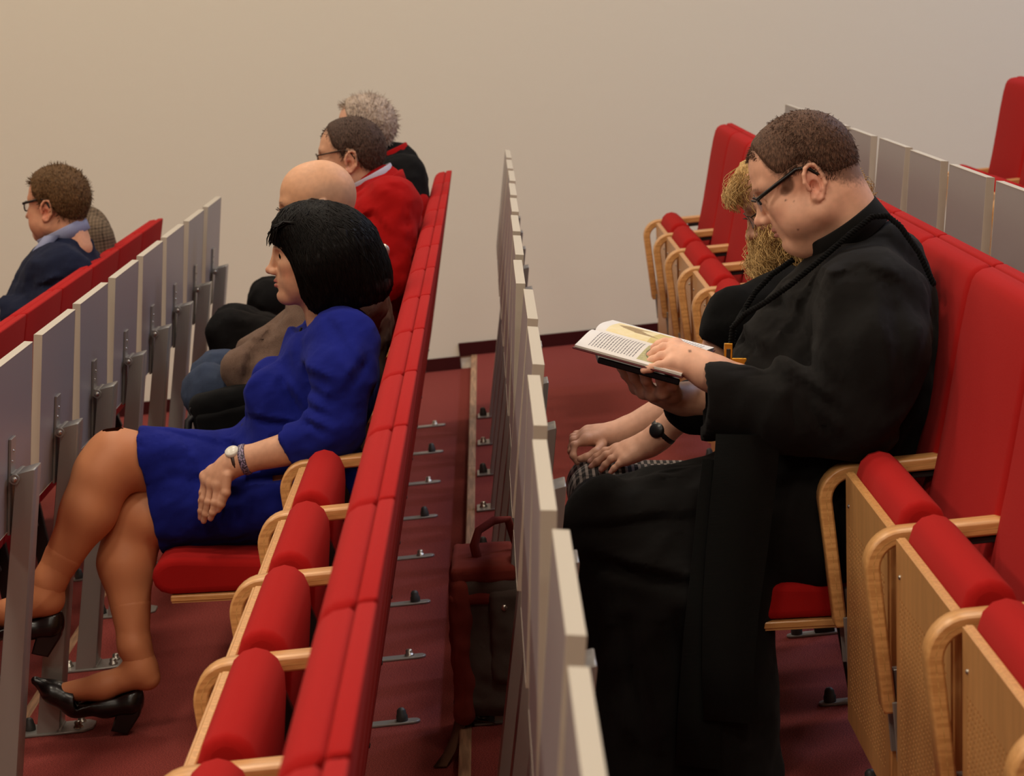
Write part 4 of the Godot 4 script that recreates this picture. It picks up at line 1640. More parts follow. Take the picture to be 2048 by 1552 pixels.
func sleeve(f: Field, a: Vector3, b: Vector3, c: Vector3, ra: float, rb: float, rc: float) -> void:
	f.cap(a, b, ra, rb, 0.03)
	f.cap(b, c, rb, rc, 0.02)


# a collar that stands round a neck
func collar(c: Vector3, ax: Vector3, rx: float, rz: float, tall: float, thick: float, flare := 0.0) -> ArrayMesh:
	ax = ax.normalized()
	var w := Vector3(0, 0, 1)
	var u := w.cross(ax).normalized()
	var prof := [[0.0, -0.5], [thick * 0.5, -0.5], [thick * 0.5 + flare, 0.45], [thick * 0.3 + flare, 0.5], [flare - thick * 0.3, 0.5], [-thick * 0.5 + flare, 0.45], [-thick * 0.5, -0.5]]
	var st := new_st()
	st.set_smooth_group(0)
	var n := 36
	for i in n:
		for j in prof.size():
			var q := []
			for e in [[0, 0], [1, 0], [1, 1], [0, 1]]:
				var a: float = TAU * (i + e[0]) / n
				var p: Array = prof[(j + e[1]) % prof.size()]
				q.append(c + u * cos(a) * (rx + p[0]) + w * sin(a) * (rz + p[0]) + ax * p[1] * tall)
			quad(st, q[0], q[3], q[2], q[1])
	return done(st)


# a twisted cord along a path
func cord(path: Array, r: float) -> ArrayMesh:
	var cu := Curve3D.new()
	for p in path:
		cu.add_point(p)
	for i in path.size():
		var a: Vector3 = path[maxi(i - 1, 0)]
		var b: Vector3 = path[mini(i + 1, path.size() - 1)]
		cu.set_point_in(i, (a - b) / 6.0)
		cu.set_point_out(i, (b - a) / 6.0)
	var l := cu.get_baked_length()
	var st := new_st()
	for s in 2:
		var pts := []
		var n := int(l / 0.0022)
		for i in n + 1:
			var d := l * i / n
			var p := cu.sample_baked(d)
			var q := (cu.sample_baked(minf(d + 0.003, l)) - cu.sample_baked(maxf(d - 0.003, 0.0))).normalized()
			var u := q.cross(Vector3(0.2, 0.3, 0.9)).normalized()
			var v := q.cross(u)
			var an := d / 0.0125 * TAU + PI * s
			pts.append(p + (u * cos(an) + v * sin(an)) * r * 0.55)
		add_tube(st, pts, [r * 0.62], 5)
	return done(st)


# a hanging strip of cloth: a row of [left, right] places, with a thickness
func band(rows: Array, th: Vector3) -> ArrayMesh:
	var st := new_st()
	st.set_smooth_group(0)
	for i in rows.size() - 1:
		var a: Array = rows[i]
		var b: Array = rows[i + 1]
		quad(st, a[0], a[1], b[1], b[0])
		quad(st, a[0] - th, b[0] - th, b[1] - th, a[1] - th)
		quad(st, a[0], b[0], b[0] - th, a[0] - th)
		quad(st, a[1], a[1] - th, b[1] - th, b[1])
	var z: Array = rows[-1]
	quad(st, z[0], z[1], z[1] - th, z[0] - th)
	return done(st)


func priest() -> void:
	var who := person(Vector3(0.3439, 0.0550, -4.6736), "person in a black cassock with spectacles and cropped brown hair, reading an open book")
	var ht := head_t(Vector3(0.5753, 1.1471, -4.7000), 23.0, -8.0, 0.975)
	var head := head_field(ht, 0.003, {"fat": 0.008, "nose": 0.8, "lids": 1.0, "chin2": -0.05, "ear": 1.12, "neck": [Vector3(0.030, -0.040, 0), Vector3(0.035, -0.105, 0), 0.070, 0.064]})
	var body := Field.new(Vector3(0.4417, 0.6085, -4.9500), Vector3(0.7452, 1.0883, -4.4500), 0.014)
	body.ell(Vector3(0.6266, 0.8389, -4.7000), Vector3(0.11, 0.14, 0.15), 0.01)
	body.cap(Vector3(0.6280, 1.0305, -4.7000), Vector3(0.6289, 0.9253, -4.7000), 0.062, 0.07, 0.03)
	body.net()
	# near hand lies on the page, far hand carries the book from below
	var w1 := Vector3(0.3346, 0.8496, -4.5000)
	var k1 := [Vector3(0.2894, 0.8919, -4.5750), Vector3(0.2846, 0.8891, -4.5520), Vector3(0.2793, 0.8819, -4.5280), Vector3(0.2747, 0.8698, -4.5060)]
	var f1 := [
		[Vector3(0.3186, 0.8631, -4.5900), Vector3(0.2993, 0.8689, -4.6100), Vector3(0.2846, 0.8702, -4.6250), Vector3(0.2764, 0.8684, -4.6300)],
		[Vector3(0.2894, 0.8919, -4.5750), Vector3(0.2698, 0.8970, -4.5800), Vector3(0.2584, 0.8944, -4.5800), Vector3(0.2486, 0.8898, -4.5800)],
		[Vector3(0.2846, 0.8891, -4.5520), Vector3(0.2646, 0.8920, -4.5530), Vector3(0.2502, 0.8869, -4.5530), Vector3(0.2385, 0.8807, -4.5530)],
		[Vector3(0.2793, 0.8819, -4.5280), Vector3(0.2571, 0.8805, -4.5280), Vector3(0.2409, 0.8747, -4.5280), Vector3(0.2303, 0.8693, -4.5280)],
		[Vector3(0.2747, 0.8698, -4.5060), Vector3(0.2507, 0.8677, -4.5060), Vector3(0.2338, 0.8639, -4.5060), Vector3(0.2217, 0.8615, -4.5060)],
	]
	var hand1 := hand_field(w1, k1, f1, Vector3(0.4136, 0.8075, -4.5200), 0.038, 0.031, 0.0028, 0.0098)
	hand1.net()
	var w2 := Vector3(0.3078, 0.7627, -4.7200)
	var k2 := [Vector3(0.2593, 0.7968, -4.6300), Vector3(0.2419, 0.7909, -4.6600), Vector3(0.2268, 0.7916, -4.6900), Vector3(0.2147, 0.7959, -4.7200)]
	var f2 := [
		[Vector3(0.2859, 0.7844, -4.6600), Vector3(0.2787, 0.8107, -4.6200), Vector3(0.2769, 0.8295, -4.6100), Vector3(0.2759, 0.8391, -4.6100)],
		[Vector3(0.2593, 0.7968, -4.6300), Vector3(0.2574, 0.8221, -4.6100), Vector3(0.2549, 0.8356, -4.6100), Vector3(0.2527, 0.8438, -4.6200)],
		[Vector3(0.2419, 0.7909, -4.6600), Vector3(0.2307, 0.8237, -4.6300), Vector3(0.2275, 0.8393, -4.6300), Vector3(0.2253, 0.8494, -4.6400)],
		[Vector3(0.2268, 0.7916, -4.6900), Vector3(0.2106, 0.8244, -4.6700), Vector3(0.2063, 0.8393, -4.6700), Vector3(0.2041, 0.8496, -4.6800)],
		[Vector3(0.2147, 0.7959, -4.7200), Vector3(0.1958, 0.8247, -4.7100), Vector3(0.1895, 0.8389, -4.7100), Vector3(0.1849, 0.8483, -4.7150)],
	]
	var hand2 := hand_field(w2, k2, f2, Vector3(0.4142, 0.7450, -4.7600), 0.04, 0.031, 0.003, 0.0100)
	hand2.net()
	var paint := face_paint(ht, lin(0.78, 0.50, 0.46, 0.8), lin(0.40, 0.26, 0.19, 0.6), lin(0.86, 0.56, 0.48, 0.5))
	# shaved jaw, sideburn patch and moles
	var stub := lin(0.74, 0.58, 0.50, 0.5)
	paint.append([Vector3(0.5010, 1.0424, -4.6200), Vector3(0.040, 0.035, 0.09), stub, 0.7])
	paint.append([Vector3(0.5496, 1.0654, -4.6200), Vector3(0.045, 0.03, 0.06), stub, 0.8])
	paint.append([Vector3(0.5272, 1.1595, -4.6150), Vector3(0.0155, 0.0205, 0.06), lin(0.36, 0.25, 0.19, 0.85), 0.35])
	paint.append([Vector3(0.5207, 1.1490, -4.6150), Vector3(0.0130, 0.0130, 0.06), lin(0.40, 0.27, 0.20, 0.8), 0.4])
	for m in [[Vector3(0.5214, 1.1317, -4.6100), 0.0034], [Vector3(0.5370, 1.1292, -4.6100), 0.0022], [Vector3(0.5379, 1.0751, -4.6100), 0.0024], [Vector3(0.4964, 1.0999, -4.6100), 0.0020], [Vector3(0.3086, 0.8887, -4.5300), 0.004], [Vector3(0.6373, 1.1570, -4.6200), 0.002]]:
		paint.append([m[0], Vector3(m[1], m[1], 0.06), lin(0.30, 0.15, 0.10, 0.85), 0.5])
	paint.append_array(nail_paint(f1, Vector3(-0.3, 0.9, 0.3), lin(0.86, 0.62, 0.54)))
	var keep := hairline([[-0.12, 0.090], [-0.088, 0.092], [-0.070, 0.105], [-0.058, 0.095], [-0.050, 0.060], [-0.040, 0.040], [-0.028, 0.036], [-0.004, 0.040], [0.026, 0.036], [0.038, 0.005], [0.060, -0.022], [0.090, -0.040], [0.13, -0.050]])
	var fields := [head, body, hand1, hand2]
	limb("body", commit_fields(fields, Color(0.80, 0.44, 0.295), paint, 0.10, hair_tint(ht, keep, lin(0.40, 0.29, 0.235), 0.85)), M.fair_skin, who)
	# ---- cassock
	var f := Field.new(Vector3(-0.0112, -0.0923, -5.0200) + Vector3(0, -0.02, 0), Vector3(0.86, 1.10, -4.33), 0.0105)
	f.ell(Vector3(0.6415, 0.8586, -4.7000), Vector3(0.150, 0.165, 0.205), 0.001, Basis(Vector3.BACK, 0.10))
	f.ell(Vector3(0.5763, 0.7522, -4.7000), Vector3(0.192, 0.190, 0.225), 0.08)
	f.ell(Vector3(0.5446, 0.5455, -4.7000), Vector3(0.175, 0.150, 0.225), 0.08)
	f.cap(Vector3(0.6755, 0.8984, -4.8800), Vector3(0.6447, 0.9370, -4.5300), 0.088, 0.092, 0.05)
	f.cap(Vector3(0.6430, 0.9698, -4.7000), Vector3(0.6503, 0.9494, -4.5600), 0.070, 0.080, 0.04)
	f.cap(Vector3(0.6430, 0.9698, -4.7000), Vector3(0.6745, 0.9170, -4.8500), 0.070, 0.080, 0.04)
	f.cap(Vector3(0.7007, 0.9895, -4.7000), Vector3(0.7250, 0.8768, -4.7000), 0.060, 0.075, 0.05)
	f.cap(Vector3(0.6557, 0.9857, -4.7000), Vector3(0.6994, 0.9849, -4.7000), 0.080, 0.066, 0.03)
	f.cap(Vector3(0.6988, 0.9941, -4.7400), Vector3(0.6870, 1.0038, -4.6600), 0.062, 0.062, 0.03)
	# lap and knees
	f.cap(Vector3(0.5124, 0.5372, -4.5700), Vector3(0.1521, 0.5595, -4.5900), 0.128, 0.090, 0.06)
	f.cap(Vector3(0.5372, 0.5015, -4.8200), Vector3(0.1494, 0.5140, -4.8400), 0.128, 0.086, 0.06)
	f.cap(Vector3(0.4104, 0.5548, -4.7000), Vector3(0.1491, 0.5357, -4.7200), 0.095, 0.084, 0.06)
	# cloth falling from the knees to the floor
	f.cap(Vector3(0.1450, 0.5499, -4.5800), Vector3(0.1550, 0.0799, -4.5800), 0.088, 0.100, 0.05)
	f.cap(Vector3(0.1444, 0.5034, -4.8400), Vector3(0.1657, 0.0164, -4.8400), 0.085, 0.100, 0.05)
	f.cap(Vector3(0.2077, 0.4731, -4.5300), Vector3(0.2188, 0.0810, -4.5400), 0.085, 0.100, 0.05)
	f.cap(Vector3(0.2879, 0.4502, -4.5100), Vector3(0.2839, 0.0772, -4.5300), 0.080, 0.090, 0.05)
	f.cap(Vector3(0.3543, 0.4432, -4.5100), Vector3(0.3319, 0.0738, -4.5400), 0.062, 0.075, 0.05)
	f.cap(Vector3(0.3074, 0.3886, -4.8000), Vector3(0.3325, 0.0060, -4.8000), 0.090, 0.090, 0.06)
	# far sleeve
	f.cap(Vector3(0.6589, 0.8777, -4.9000), Vector3(0.5892, 0.7090, -4.9300), 0.090, 0.080, 0.03)
	f.cap(Vector3(0.5892, 0.7090, -4.9300), Vector3(0.3211, 0.7446, -4.7500), 0.080, 0.052, 0.03)
	# near sleeve
	f.cap(Vector3(0.6449, 0.9231, -4.5150), Vector3(0.6352, 0.8495, -4.4550), 0.096, 0.098, 0.03)
	f.cap(Vector3(0.6336, 0.8634, -4.4550), Vector3(0.5957, 0.7597, -4.4400), 0.096, 0.085, 0.03)
	f.cap(Vector3(0.5953, 0.7551, -4.4400), Vector3(0.4669, 0.7762, -4.4500), 0.083, 0.078, 0.015)
	f.cap(Vector3(0.4669, 0.7762, -4.4500), Vector3(0.3185, 0.8028, -4.4900), 0.078, 0.066, 0.02)
	f.cut(Vector3(0.3294, 0.8026, -4.4900), Vector3(-1.0, 0.10, 0.0), 0.0, Vector3(0.2232, 0.6995, -4.5800), Vector3(0.3810, 0.9096, -4.3800))
	f.ell(Vector3(0.3230, 0.8023, -4.4900), Vector3(0.045, 0.057, 0.057), 0.002, Basis(), true)
	f.rough(fold_noise(21, 7.0), 0.008, Vector3(1.0, 0.7, 1.0))
	f.rough(wrinkle_noise(22, 4.5), -0.008, Vector3(1.2, 0.6, 1.0), Basis(Vector3.BACK, -0.4))
	for c in [
		[Vector3(0.4926, 0.8918, -4.3600), Vector3(0.5301, 0.8266, -4.3500), 0.012, 0.014], [Vector3(0.4793, 0.8394, -4.3600), Vector3(0.5433, 0.7712, -4.3500), 0.012, 0.016], [Vector3(0.5359, 1.0018, -4.4500), Vector3(0.4956, 0.8677, -4.4000), 0.016, 0.022],
		[Vector3(0.4858, 0.8117, -4.3600), Vector3(0.5364, 0.7251, -4.3600), 0.010, 0.014], [Vector3(0.3881, 0.8548, -4.4100), Vector3(0.4719, 0.8280, -4.3800), 0.012, 0.010], [Vector3(0.4735, 0.7571, -4.3700), Vector3(0.4700, 0.8207, -4.3700), 0.010, 0.010],
		[Vector3(0.4314, 0.9735, -4.5500), Vector3(0.5131, 0.9250, -4.5000), 0.012, 0.010], [Vector3(0.4010, 0.8861, -4.6000), Vector3(0.4690, 0.8373, -4.5000), 0.014, 0.016], [Vector3(0.4862, 0.9678, -4.5500), Vector3(0.5070, 0.9126, -4.4600), 0.014, 0.016],
		[Vector3(0.0774, 0.5749, -4.5200), Vector3(0.2965, 0.5813, -4.4700), 0.014, 0.012], [Vector3(0.0900, 0.5188, -4.5100), Vector3(0.3043, 0.4557, -4.4800), 0.014, 0.016], [Vector3(0.1582, 0.6421, -4.5200), Vector3(0.2467, 0.6742, -4.5500), 0.014, 0.012],
		[Vector3(0.1431, 0.4012, -4.5000), Vector3(0.1560, 0.1524, -4.4900), 0.016, 0.018], [Vector3(0.2370, 0.4104, -4.5000), Vector3(0.2469, 0.1232, -4.4900), 0.018, 0.020], [Vector3(0.2114, 0.6311, -4.5000), Vector3(0.3039, 0.6534, -4.4800), 0.012, 0.010],
		[Vector3(0.5109, 0.8904, -4.4200), Vector3(0.5275, 0.9495, -4.4400), 0.007, 0.008], [Vector3(0.5275, 0.9495, -4.4400), Vector3(0.5683, 0.9955, -4.4600), 0.007, 0.008], [Vector3(0.5683, 0.9955, -4.4600), Vector3(0.6311, 1.0100, -4.4500), 0.007, 0.007], [Vector3(0.6311, 1.0100, -4.4500), Vector3(0.6915, 0.9765, -4.4500), 0.007, 0.007],
		[Vector3(0.6698, 0.9912, -4.4200), Vector3(0.6674, 0.7770, -4.4000), 0.016, 0.010], [Vector3(0.5830, 0.9679, -4.3900), Vector3(0.5585, 0.8310, -4.3600), 0.020, 0.008], [Vector3(0.6241, 0.6996, -4.4500), Vector3(0.7249, 0.7579, -4.4800), 0.016, 0.014],
	]:
		f.crease(c[0], c[1], c[2] * 1.3, c[3])
	f.net()
	limb("cassock", commit_fields([f], Color(1, 1, 1)), M.black_cassock, who)
	var ax: Vector3 = Vector3(0.6352, 1.0602, -4.7000).direction_to(Vector3(0.5981, 1.1258, -4.7000))
	limb("collar", collar(Vector3(0.6351, 1.0584, -4.7000), ax, 0.081, 0.086, 0.046, 0.010, -0.004), M.black_cassock, who)
	# cord round the neck, down the chest and the back
	limb("cord", cord([Vector3(0.7708, 0.9554, -4.5600), Vector3(0.7496, 1.0169, -4.5700), Vector3(0.7210, 1.0676, -4.5850), Vector3(0.7019, 1.0868, -4.6000), Vector3(0.6742, 1.0888, -4.6000), Vector3(0.6281, 1.0624, -4.5850), Vector3(0.5666, 1.0226, -4.5650), Vector3(0.5072, 0.9830, -4.5600), Vector3(0.4606, 0.9529, -4.5800), Vector3(0.4247, 0.9313, -4.6100), Vector3(0.4019, 0.9042, -4.6400), Vector3(0.3970, 0.8700, -4.6500)], 0.0055), M.black_knit, who)
	limb("cord", cord([Vector3(0.5361, 1.0073, -4.7400), Vector3(0.4979, 0.9821, -4.7600), Vector3(0.4613, 0.9501, -4.7600), Vector3(0.4355, 0.9213, -4.7400), Vector3(0.4082, 0.8982, -4.6800), Vector3(0.3996, 0.8664, -4.6600)], 0.0055), M.black_knit, who)
	var cross := limb("pectoral_cross", box_mesh(Vector3(0.016, 0.048, 0.008), 0.001), M.gold, who)
	cross.transform = Transform3D(Basis(Vector3.BACK, -0.12), Vector3(0.3870, 0.8544, -4.6200) - who.position)
	part("inlay", box_mesh(Vector3(0.008, 0.036, 0.009), 0.001, Vector3(0.0, -0.004, 0.0005)), M.black_leather, cross)
	part("cross_arm", box_mesh(Vector3(0.030, 0.013, 0.008), 0.001, Vector3(0.020, -0.010, 0.0)), M.gold, cross)
	# sash
	limb("sash", band([
		[Vector3(0.3348, 0.7497, -4.4020), Vector3(0.4485, 0.7341, -4.4020)], [Vector3(0.3261, 0.6939, -4.4020), Vector3(0.4404, 0.6818, -4.4020)], [Vector3(0.3124, 0.6218, -4.4020), Vector3(0.4247, 0.6053, -4.4020)], [Vector3(0.2977, 0.5402, -4.4020), Vector3(0.4077, 0.5239, -4.4020)], [Vector3(0.2839, 0.4486, -4.4020), Vector3(0.3861, 0.4331, -4.4020)], [Vector3(0.2711, 0.3282, -4.4020), Vector3(0.3647, 0.3136, -4.4020)], [Vector3(0.2653, 0.2250, -4.4020), Vector3(0.3526, 0.2081, -4.4020)]], Vector3(0, 0, 0.004)), M.black_sash, who)
	limb("sash", band([
		[Vector3(0.3071, 0.7032, -4.4120), Vector3(0.3429, 0.6994, -4.4120)], [Vector3(0.2915, 0.6312, -4.4120), Vector3(0.3318, 0.6269, -4.4120)], [Vector3(0.2715, 0.5221, -4.4120), Vector3(0.3129, 0.5177, -4.4120)], [Vector3(0.2451, 0.3941, -4.4120), Vector3(0.2920, 0.3872, -4.4120)], [Vector3(0.2204, 0.2458, -4.4120), Vector3(0.2963, 0.2330, -4.4120)], [Vector3(0.2071, 0.1425, -4.4120), Vector3(0.2865, 0.1245, -4.4120)]], Vector3(0, 0, 0.004)), M.black_sash, who)
	# ---- hair and spectacles
	var hair := limb("hair", crop_hair(ht, 0.0034, 0.004, keep, 0.0005), M.brown_crop, who)
	var stf := part("hair_tips", stubble(ht, keep, 7000, 0.010, Vector3(-0.7, -0.55, 0.05), 5, 0.0006), M.brown_crop, hair)
	stf.set_meta("kind", "stuff")
	spectacles(ht, M.black_frame, who, false, 0.0215, 0.0021)


func blonde() -> void:
	var who := person(Vector3(0.3443, 0.0550, -5.0911), "person with curly blond hair and thin spectacles, hands on a striped knee, beside the cassock")
	var ht := head_t(Vector3(0.6026, 1.0632, -5.2500), 24.0, 0.0, 0.93)
	var head := head_field(ht, 0.0045, {"no_ears": true, "neck": [Vector3(0.035, -0.050, 0), Vector3(0.075, -0.165, 0), 0.050, 0.054]})
	# far hand, curled; near hand flat on the knee
	var w1 := Vector3(0.1883, 0.6017, -5.3000)
	var k1 := [Vector3(0.1222, 0.6070, -5.2600), Vector3(0.1236, 0.6112, -5.2850), Vector3(0.1249, 0.6132, -5.3100), Vector3(0.1301, 0.6135, -5.3300)]
	var f1 := [
		[Vector3(0.1562, 0.5925, -5.2600), Vector3(0.1379, 0.5836, -5.2300), Vector3(0.1176, 0.5767, -5.2200), Vector3(0.1046, 0.5749, -5.2200)],
		[Vector3(0.1222, 0.6070, -5.2600), Vector3(0.0954, 0.6007, -5.2500), Vector3(0.0908, 0.5791, -5.2400), Vector3(0.0979, 0.5642, -5.2400)],
		[Vector3(0.1236, 0.6112, -5.2850), Vector3(0.0949, 0.6063, -5.2800), Vector3(0.0880, 0.5837, -5.2700), Vector3(0.0948, 0.5674, -5.2650)],
		[Vector3(0.1249, 0.6132, -5.3100), Vector3(0.0960, 0.6083, -5.3050), Vector3(0.0894, 0.5868, -5.3000), Vector3(0.0951, 0.5706, -5.2950)],
		[Vector3(0.1301, 0.6135, -5.3300), Vector3(0.1036, 0.6097, -5.3300), Vector3(0.0953, 0.5938, -5.3250), Vector3(0.0980, 0.5789, -5.3200)],
	]
	var hand1 := hand_field(w1, k1, f1, Vector3(0.3164, 0.6474, -5.3200), 0.038, 0.026, 0.003, 0.0082)
	hand1.net()
	var w2 := Vector3(0.2528, 0.6099, -5.1200)
	var k2 := [Vector3(0.1831, 0.5974, -5.1700), Vector3(0.1849, 0.5959, -5.1480), Vector3(0.1897, 0.5918, -5.1270), Vector3(0.1974, 0.5850, -5.1080)]
	var f2 := [
		[Vector3(0.2265, 0.5982, -5.1700), Vector3(0.1958, 0.5948, -5.1950), Vector3(0.1778, 0.5894, -5.2050), Vector3(0.1647, 0.5834, -5.2100)],
		[Vector3(0.1831, 0.5974, -5.1700), Vector3(0.1577, 0.5949, -5.1750), Vector3(0.1376, 0.5841, -5.1750), Vector3(0.1241, 0.5759, -5.1750)],
		[Vector3(0.1849, 0.5959, -5.1480), Vector3(0.1581, 0.5913, -5.1480), Vector3(0.1379, 0.5784, -5.1480), Vector3(0.1244, 0.5691, -5.1480)],
		[Vector3(0.1897, 0.5918, -5.1270), Vector3(0.1670, 0.5861, -5.1250), Vector3(0.1533, 0.5747, -5.1250), Vector3(0.1440, 0.5650, -5.1250)],
		[Vector3(0.1974, 0.5850, -5.1080), Vector3(0.1819, 0.5776, -5.1050), Vector3(0.1706, 0.5693, -5.1050), Vector3(0.1625, 0.5616, -5.1050)],
	]
	var hand2 := hand_field(w2, k2, f2, Vector3(0.3675, 0.7049, -5.1000), 0.036, 0.025, 0.003, 0.0082)
	hand2.net()
	var arm := Field.new(Vector3(0.3419, 0.6553, -5.1600), Vector3(0.4403, 0.8546, -5.0200), 0.006)
	arm.cap(Vector3(0.4181, 0.8164, -5.0900), Vector3(0.3675, 0.7049, -5.1000), 0.038, 0.036, 0.001)
	arm.net()
	var paint := face_paint(ht, lin(0.70, 0.40, 0.36, 0.8), lin(0.42, 0.30, 0.20, 0.6), lin(0.80, 0.46, 0.38, 0.4))
	paint.append_array(nail_paint(f2, Vector3(-0.2, 0.7, 0.6), lin(0.88, 0.66, 0.60)))
	var fields := [head, hand1, hand2, arm]
	fields.append_array(eyes(ht, Color(0.05, 0.06, 0.07)))
	limb("body", commit_fields(fields, Color(0.66, 0.355, 0.24), paint, 0.1), M.fair_skin, who)
	var f := Field.new(Vector3(0.3338, 0.2188, -5.5500) + Vector3(0, -0.05, 0), Vector3(0.86, 1.08, -4.99), 0.011)
	trunk(f, Vector3(0.5907, 0.4719, -5.2500), Vector3(0.6230, 0.9176, -5.2500), 0.115, 0.175, 0.01)
	sleeve(f, Vector3(0.5635, 0.8845, -5.0900), Vector3(0.4538, 0.8570, -5.0700), Vector3(0.4231, 0.8256, -5.0800), 0.07, 0.062, 0.056)
	f.ell(Vector3(0.4441, 0.8574, -5.0750), Vector3(0.058, 0.068, 0.056), 0.02)
	sleeve(f, Vector3(0.5989, 0.8417, -5.4100), Vector3(0.5032, 0.7144, -5.4400), Vector3(0.4318, 0.6802, -5.4200), 0.07, 0.06, 0.05)
	f.cut(Vector3(0.4031, 0.8090, -5.0800), Vector3(-0.5, -0.86, 0), 0.003, Vector3(0.3500, 0.7260, -5.1800), Vector3(0.4696, 0.8645, -5.0000))
	f.rough(fold_noise(31, 10.0), 0.008)
	f.net()
	limb("top", commit_fields([f], Color(1, 1, 1)), M.black_knit, who)
	var p := Field.new(Vector3(0.0272, 0.0294, -5.5000), Vector3(0.80, 0.70, -5.0), 0.011)
	p.cap(Vector3(0.5539, 0.4416, -5.1500), Vector3(0.1342, 0.5089, -5.1700), 0.095, 0.058, 0.03)
	p.cap(Vector3(0.5765, 0.3958, -5.3600), Vector3(0.1330, 0.4974, -5.3100), 0.095, 0.056, 0.03)
	p.cap(Vector3(0.1342, 0.5089, -5.1700), Vector3(0.1189, 0.1447, -5.1700), 0.058, 0.045, 0.03)
	p.cap(Vector3(0.1330, 0.4974, -5.3100), Vector3(0.1080, 0.1305, -5.3100), 0.056, 0.045, 0.03)
	p.net()
	var stripes := mat("striped_cloth", Color(1, 1, 1), 0.85)
	stripes.albedo_texture = stripe_picture()
	triplanar(stripes, Vector3.ONE * 9.0)
	limb("trousers", commit_fields([p], Color(1, 1, 1)), stripes, who)
	# curls: a soft mass with loose locks round it
	var hf := Field.new(Vector3(0.4368, 0.8575, -5.4200), Vector3(0.7815, 1.1813, -5.0800), 0.0065)
	hf.ell(Vector3(0.6216, 1.0877, -5.2500), Vector3(0.112, 0.100, 0.105), 0.001)
	hf.ell(Vector3(0.6683, 1.0140, -5.2500), Vector3(0.090, 0.13, 0.13), 0.04)
	hf.cap(Vector3(0.5206, 1.1405, -5.2500), Vector3(0.4878, 1.1054, -5.2700), 0.030, 0.016, 0.03)
	hf.cap(Vector3(0.6001, 0.9893, -5.3600), Vector3(0.5698, 0.9251, -5.3800), 0.030, 0.016, 0.03)
	hf.ell(Vector3(0.5114, 1.0357, -5.2500), Vector3(0.058, 0.075, 0.075), 0.01, Basis(), true)
	hf.rough(fold_noise(41, 45.0), 0.010)
	hf.net()
	var hair := limb("hair", commit_fields([hf], Color(1, 1, 1)), M.blond_hair, who)
	var rng := RandomNumberGenerator.new()
	rng.seed = 9
	var st := new_st()
	for k in 900:
		var a := rng.randf_range(0.0, TAU)
		var b := rng.randf_range(-0.2, 1.0)
		var q := Vector3(cos(a) * sqrt(1.0 - b * b * 0.9), b, sin(a) * sqrt(1.0 - b * b * 0.9))
		if q.x < -0.3 and q.y < 0.72:
			continue
		var root: Vector3 = Vector3(0.6255, 1.0714, -5.2500) + q * Vector3(0.112, 0.10, 0.105)
		var len := rng.randf_range(0.10, 0.24)
		var curl := rng.randf_range(0.006, 0.014)
		var ph := rng.randf_range(0.0, TAU)
		var pts := []
		for i in 15:
			var u := i / 14.0
			var drop := Vector3(q.x * 0.05 * sqrt(u), q.y * 0.03 * sin(u * PI) - len * u * u * 0.9 - 0.02 * u, q.z * 0.05 * sqrt(u))
			pts.append(root + drop + Vector3(sin(u * 17.0 + ph), 0.6 * sin(u * 14.0 + ph), cos(u * 17.0 + ph)) * curl * (0.5 + u))
		add_tube(st, pts, [0.0018, 0.0016, 0.0014, 0.0012, 0.0012, 0.0010, 0.0008], 3, false)
	for k in 220:
		var root: Vector3 = Vector3(0.5118, 1.1361, -5.2500) + Vector3(rng.randf_range(-0.02, 0.03), rng.randf_range(-0.02, 0.015), rng.randf_range(-0.06, 0.06))
		var ph := rng.randf_range(0.0, TAU)
		var pts := []
		for i in 10:
			var u := i / 9.0
			pts.append(root + Vector3(-0.030 * sin(u * 2.2) + 0.006 * sin(u * 8.0 + ph), -0.055 * u, 0.006 * cos(u * 8.0 + ph)))
		add_tube(st, pts, [0.0012, 0.0010, 0.0007], 3, false)
	for k in 420:
		var root: Vector3 = Vector3(0.5734, 1.0186, -5.2500) + Vector3(rng.randf_range(-0.05, 0.03), rng.randf_range(-0.02, 0.03), rng.randf_range(-0.13, 0.12))
		var ph := rng.randf_range(0.0, TAU)
		var curl := rng.randf_range(0.005, 0.012)
		var pts := []
		for i in 15:
			var u := i / 14.0
			pts.append(root + Vector3(-0.022 * u, -0.105 * u, 0.0) + Vector3(sin(u * 19.0 + ph), 0.6 * sin(u * 16.0 + ph), cos(u * 19.0 + ph)) * curl * (0.5 + u))
		add_tube(st, pts, [0.0013, 0.0012, 0.0010, 0.0008], 3, false)
	for k in 26:
		var root: Vector3 = Vector3(0.7434, 1.0926, -5.2000) + Vector3(rng.randf_range(-0.01, 0.01), rng.randf_range(-0.035, 0.02), rng.randf_range(-0.03, 0.03))
		var ph := rng.randf_range(0.0, TAU)
		var pts := []
		for i in 10:
			var u := i / 9.0
			pts.append(root + Vector3(0.022 * sin(u * 2.5) + 0.006 * sin(u * 9.0 + ph), -0.03 * u + 0.008 * cos(u * 7.0 + ph), 0.006 * cos(u * 8.0 + ph)))
		add_tube(st, pts, [0.0009, 0.0008, 0.0005], 3, false)
	var locks := part("loose_locks", done(st), M.blond_hair, hair)
	locks.set_meta("kind", "stuff")
	spectacles(ht, M.metal_frame, who, true, 0.021, 0.0010)
	var fa := w2.direction_to(Vector3(0.3675, 0.7049, -5.1000))
	var wt := limb("wristwatch", ring_mesh(w2 + fa * 0.034, fa, 0.0285, 0.010, 0.25), M.black_rubber, who)
	var out := Vector3(-0.2, 0.55, 0.8)
	out = (out - fa * out.dot(fa)).normalized()
	part("dial", lathe([Vector2(0, 0.004), Vector2(0.014, 0.004), Vector2(0.0165, 0.002), Vector2(0.0165, -0.004)], 20), M.black_leather, wt, Transform3D(Basis(fa, out, fa.cross(out)), w2 + fa * 0.034 + out * 0.029))


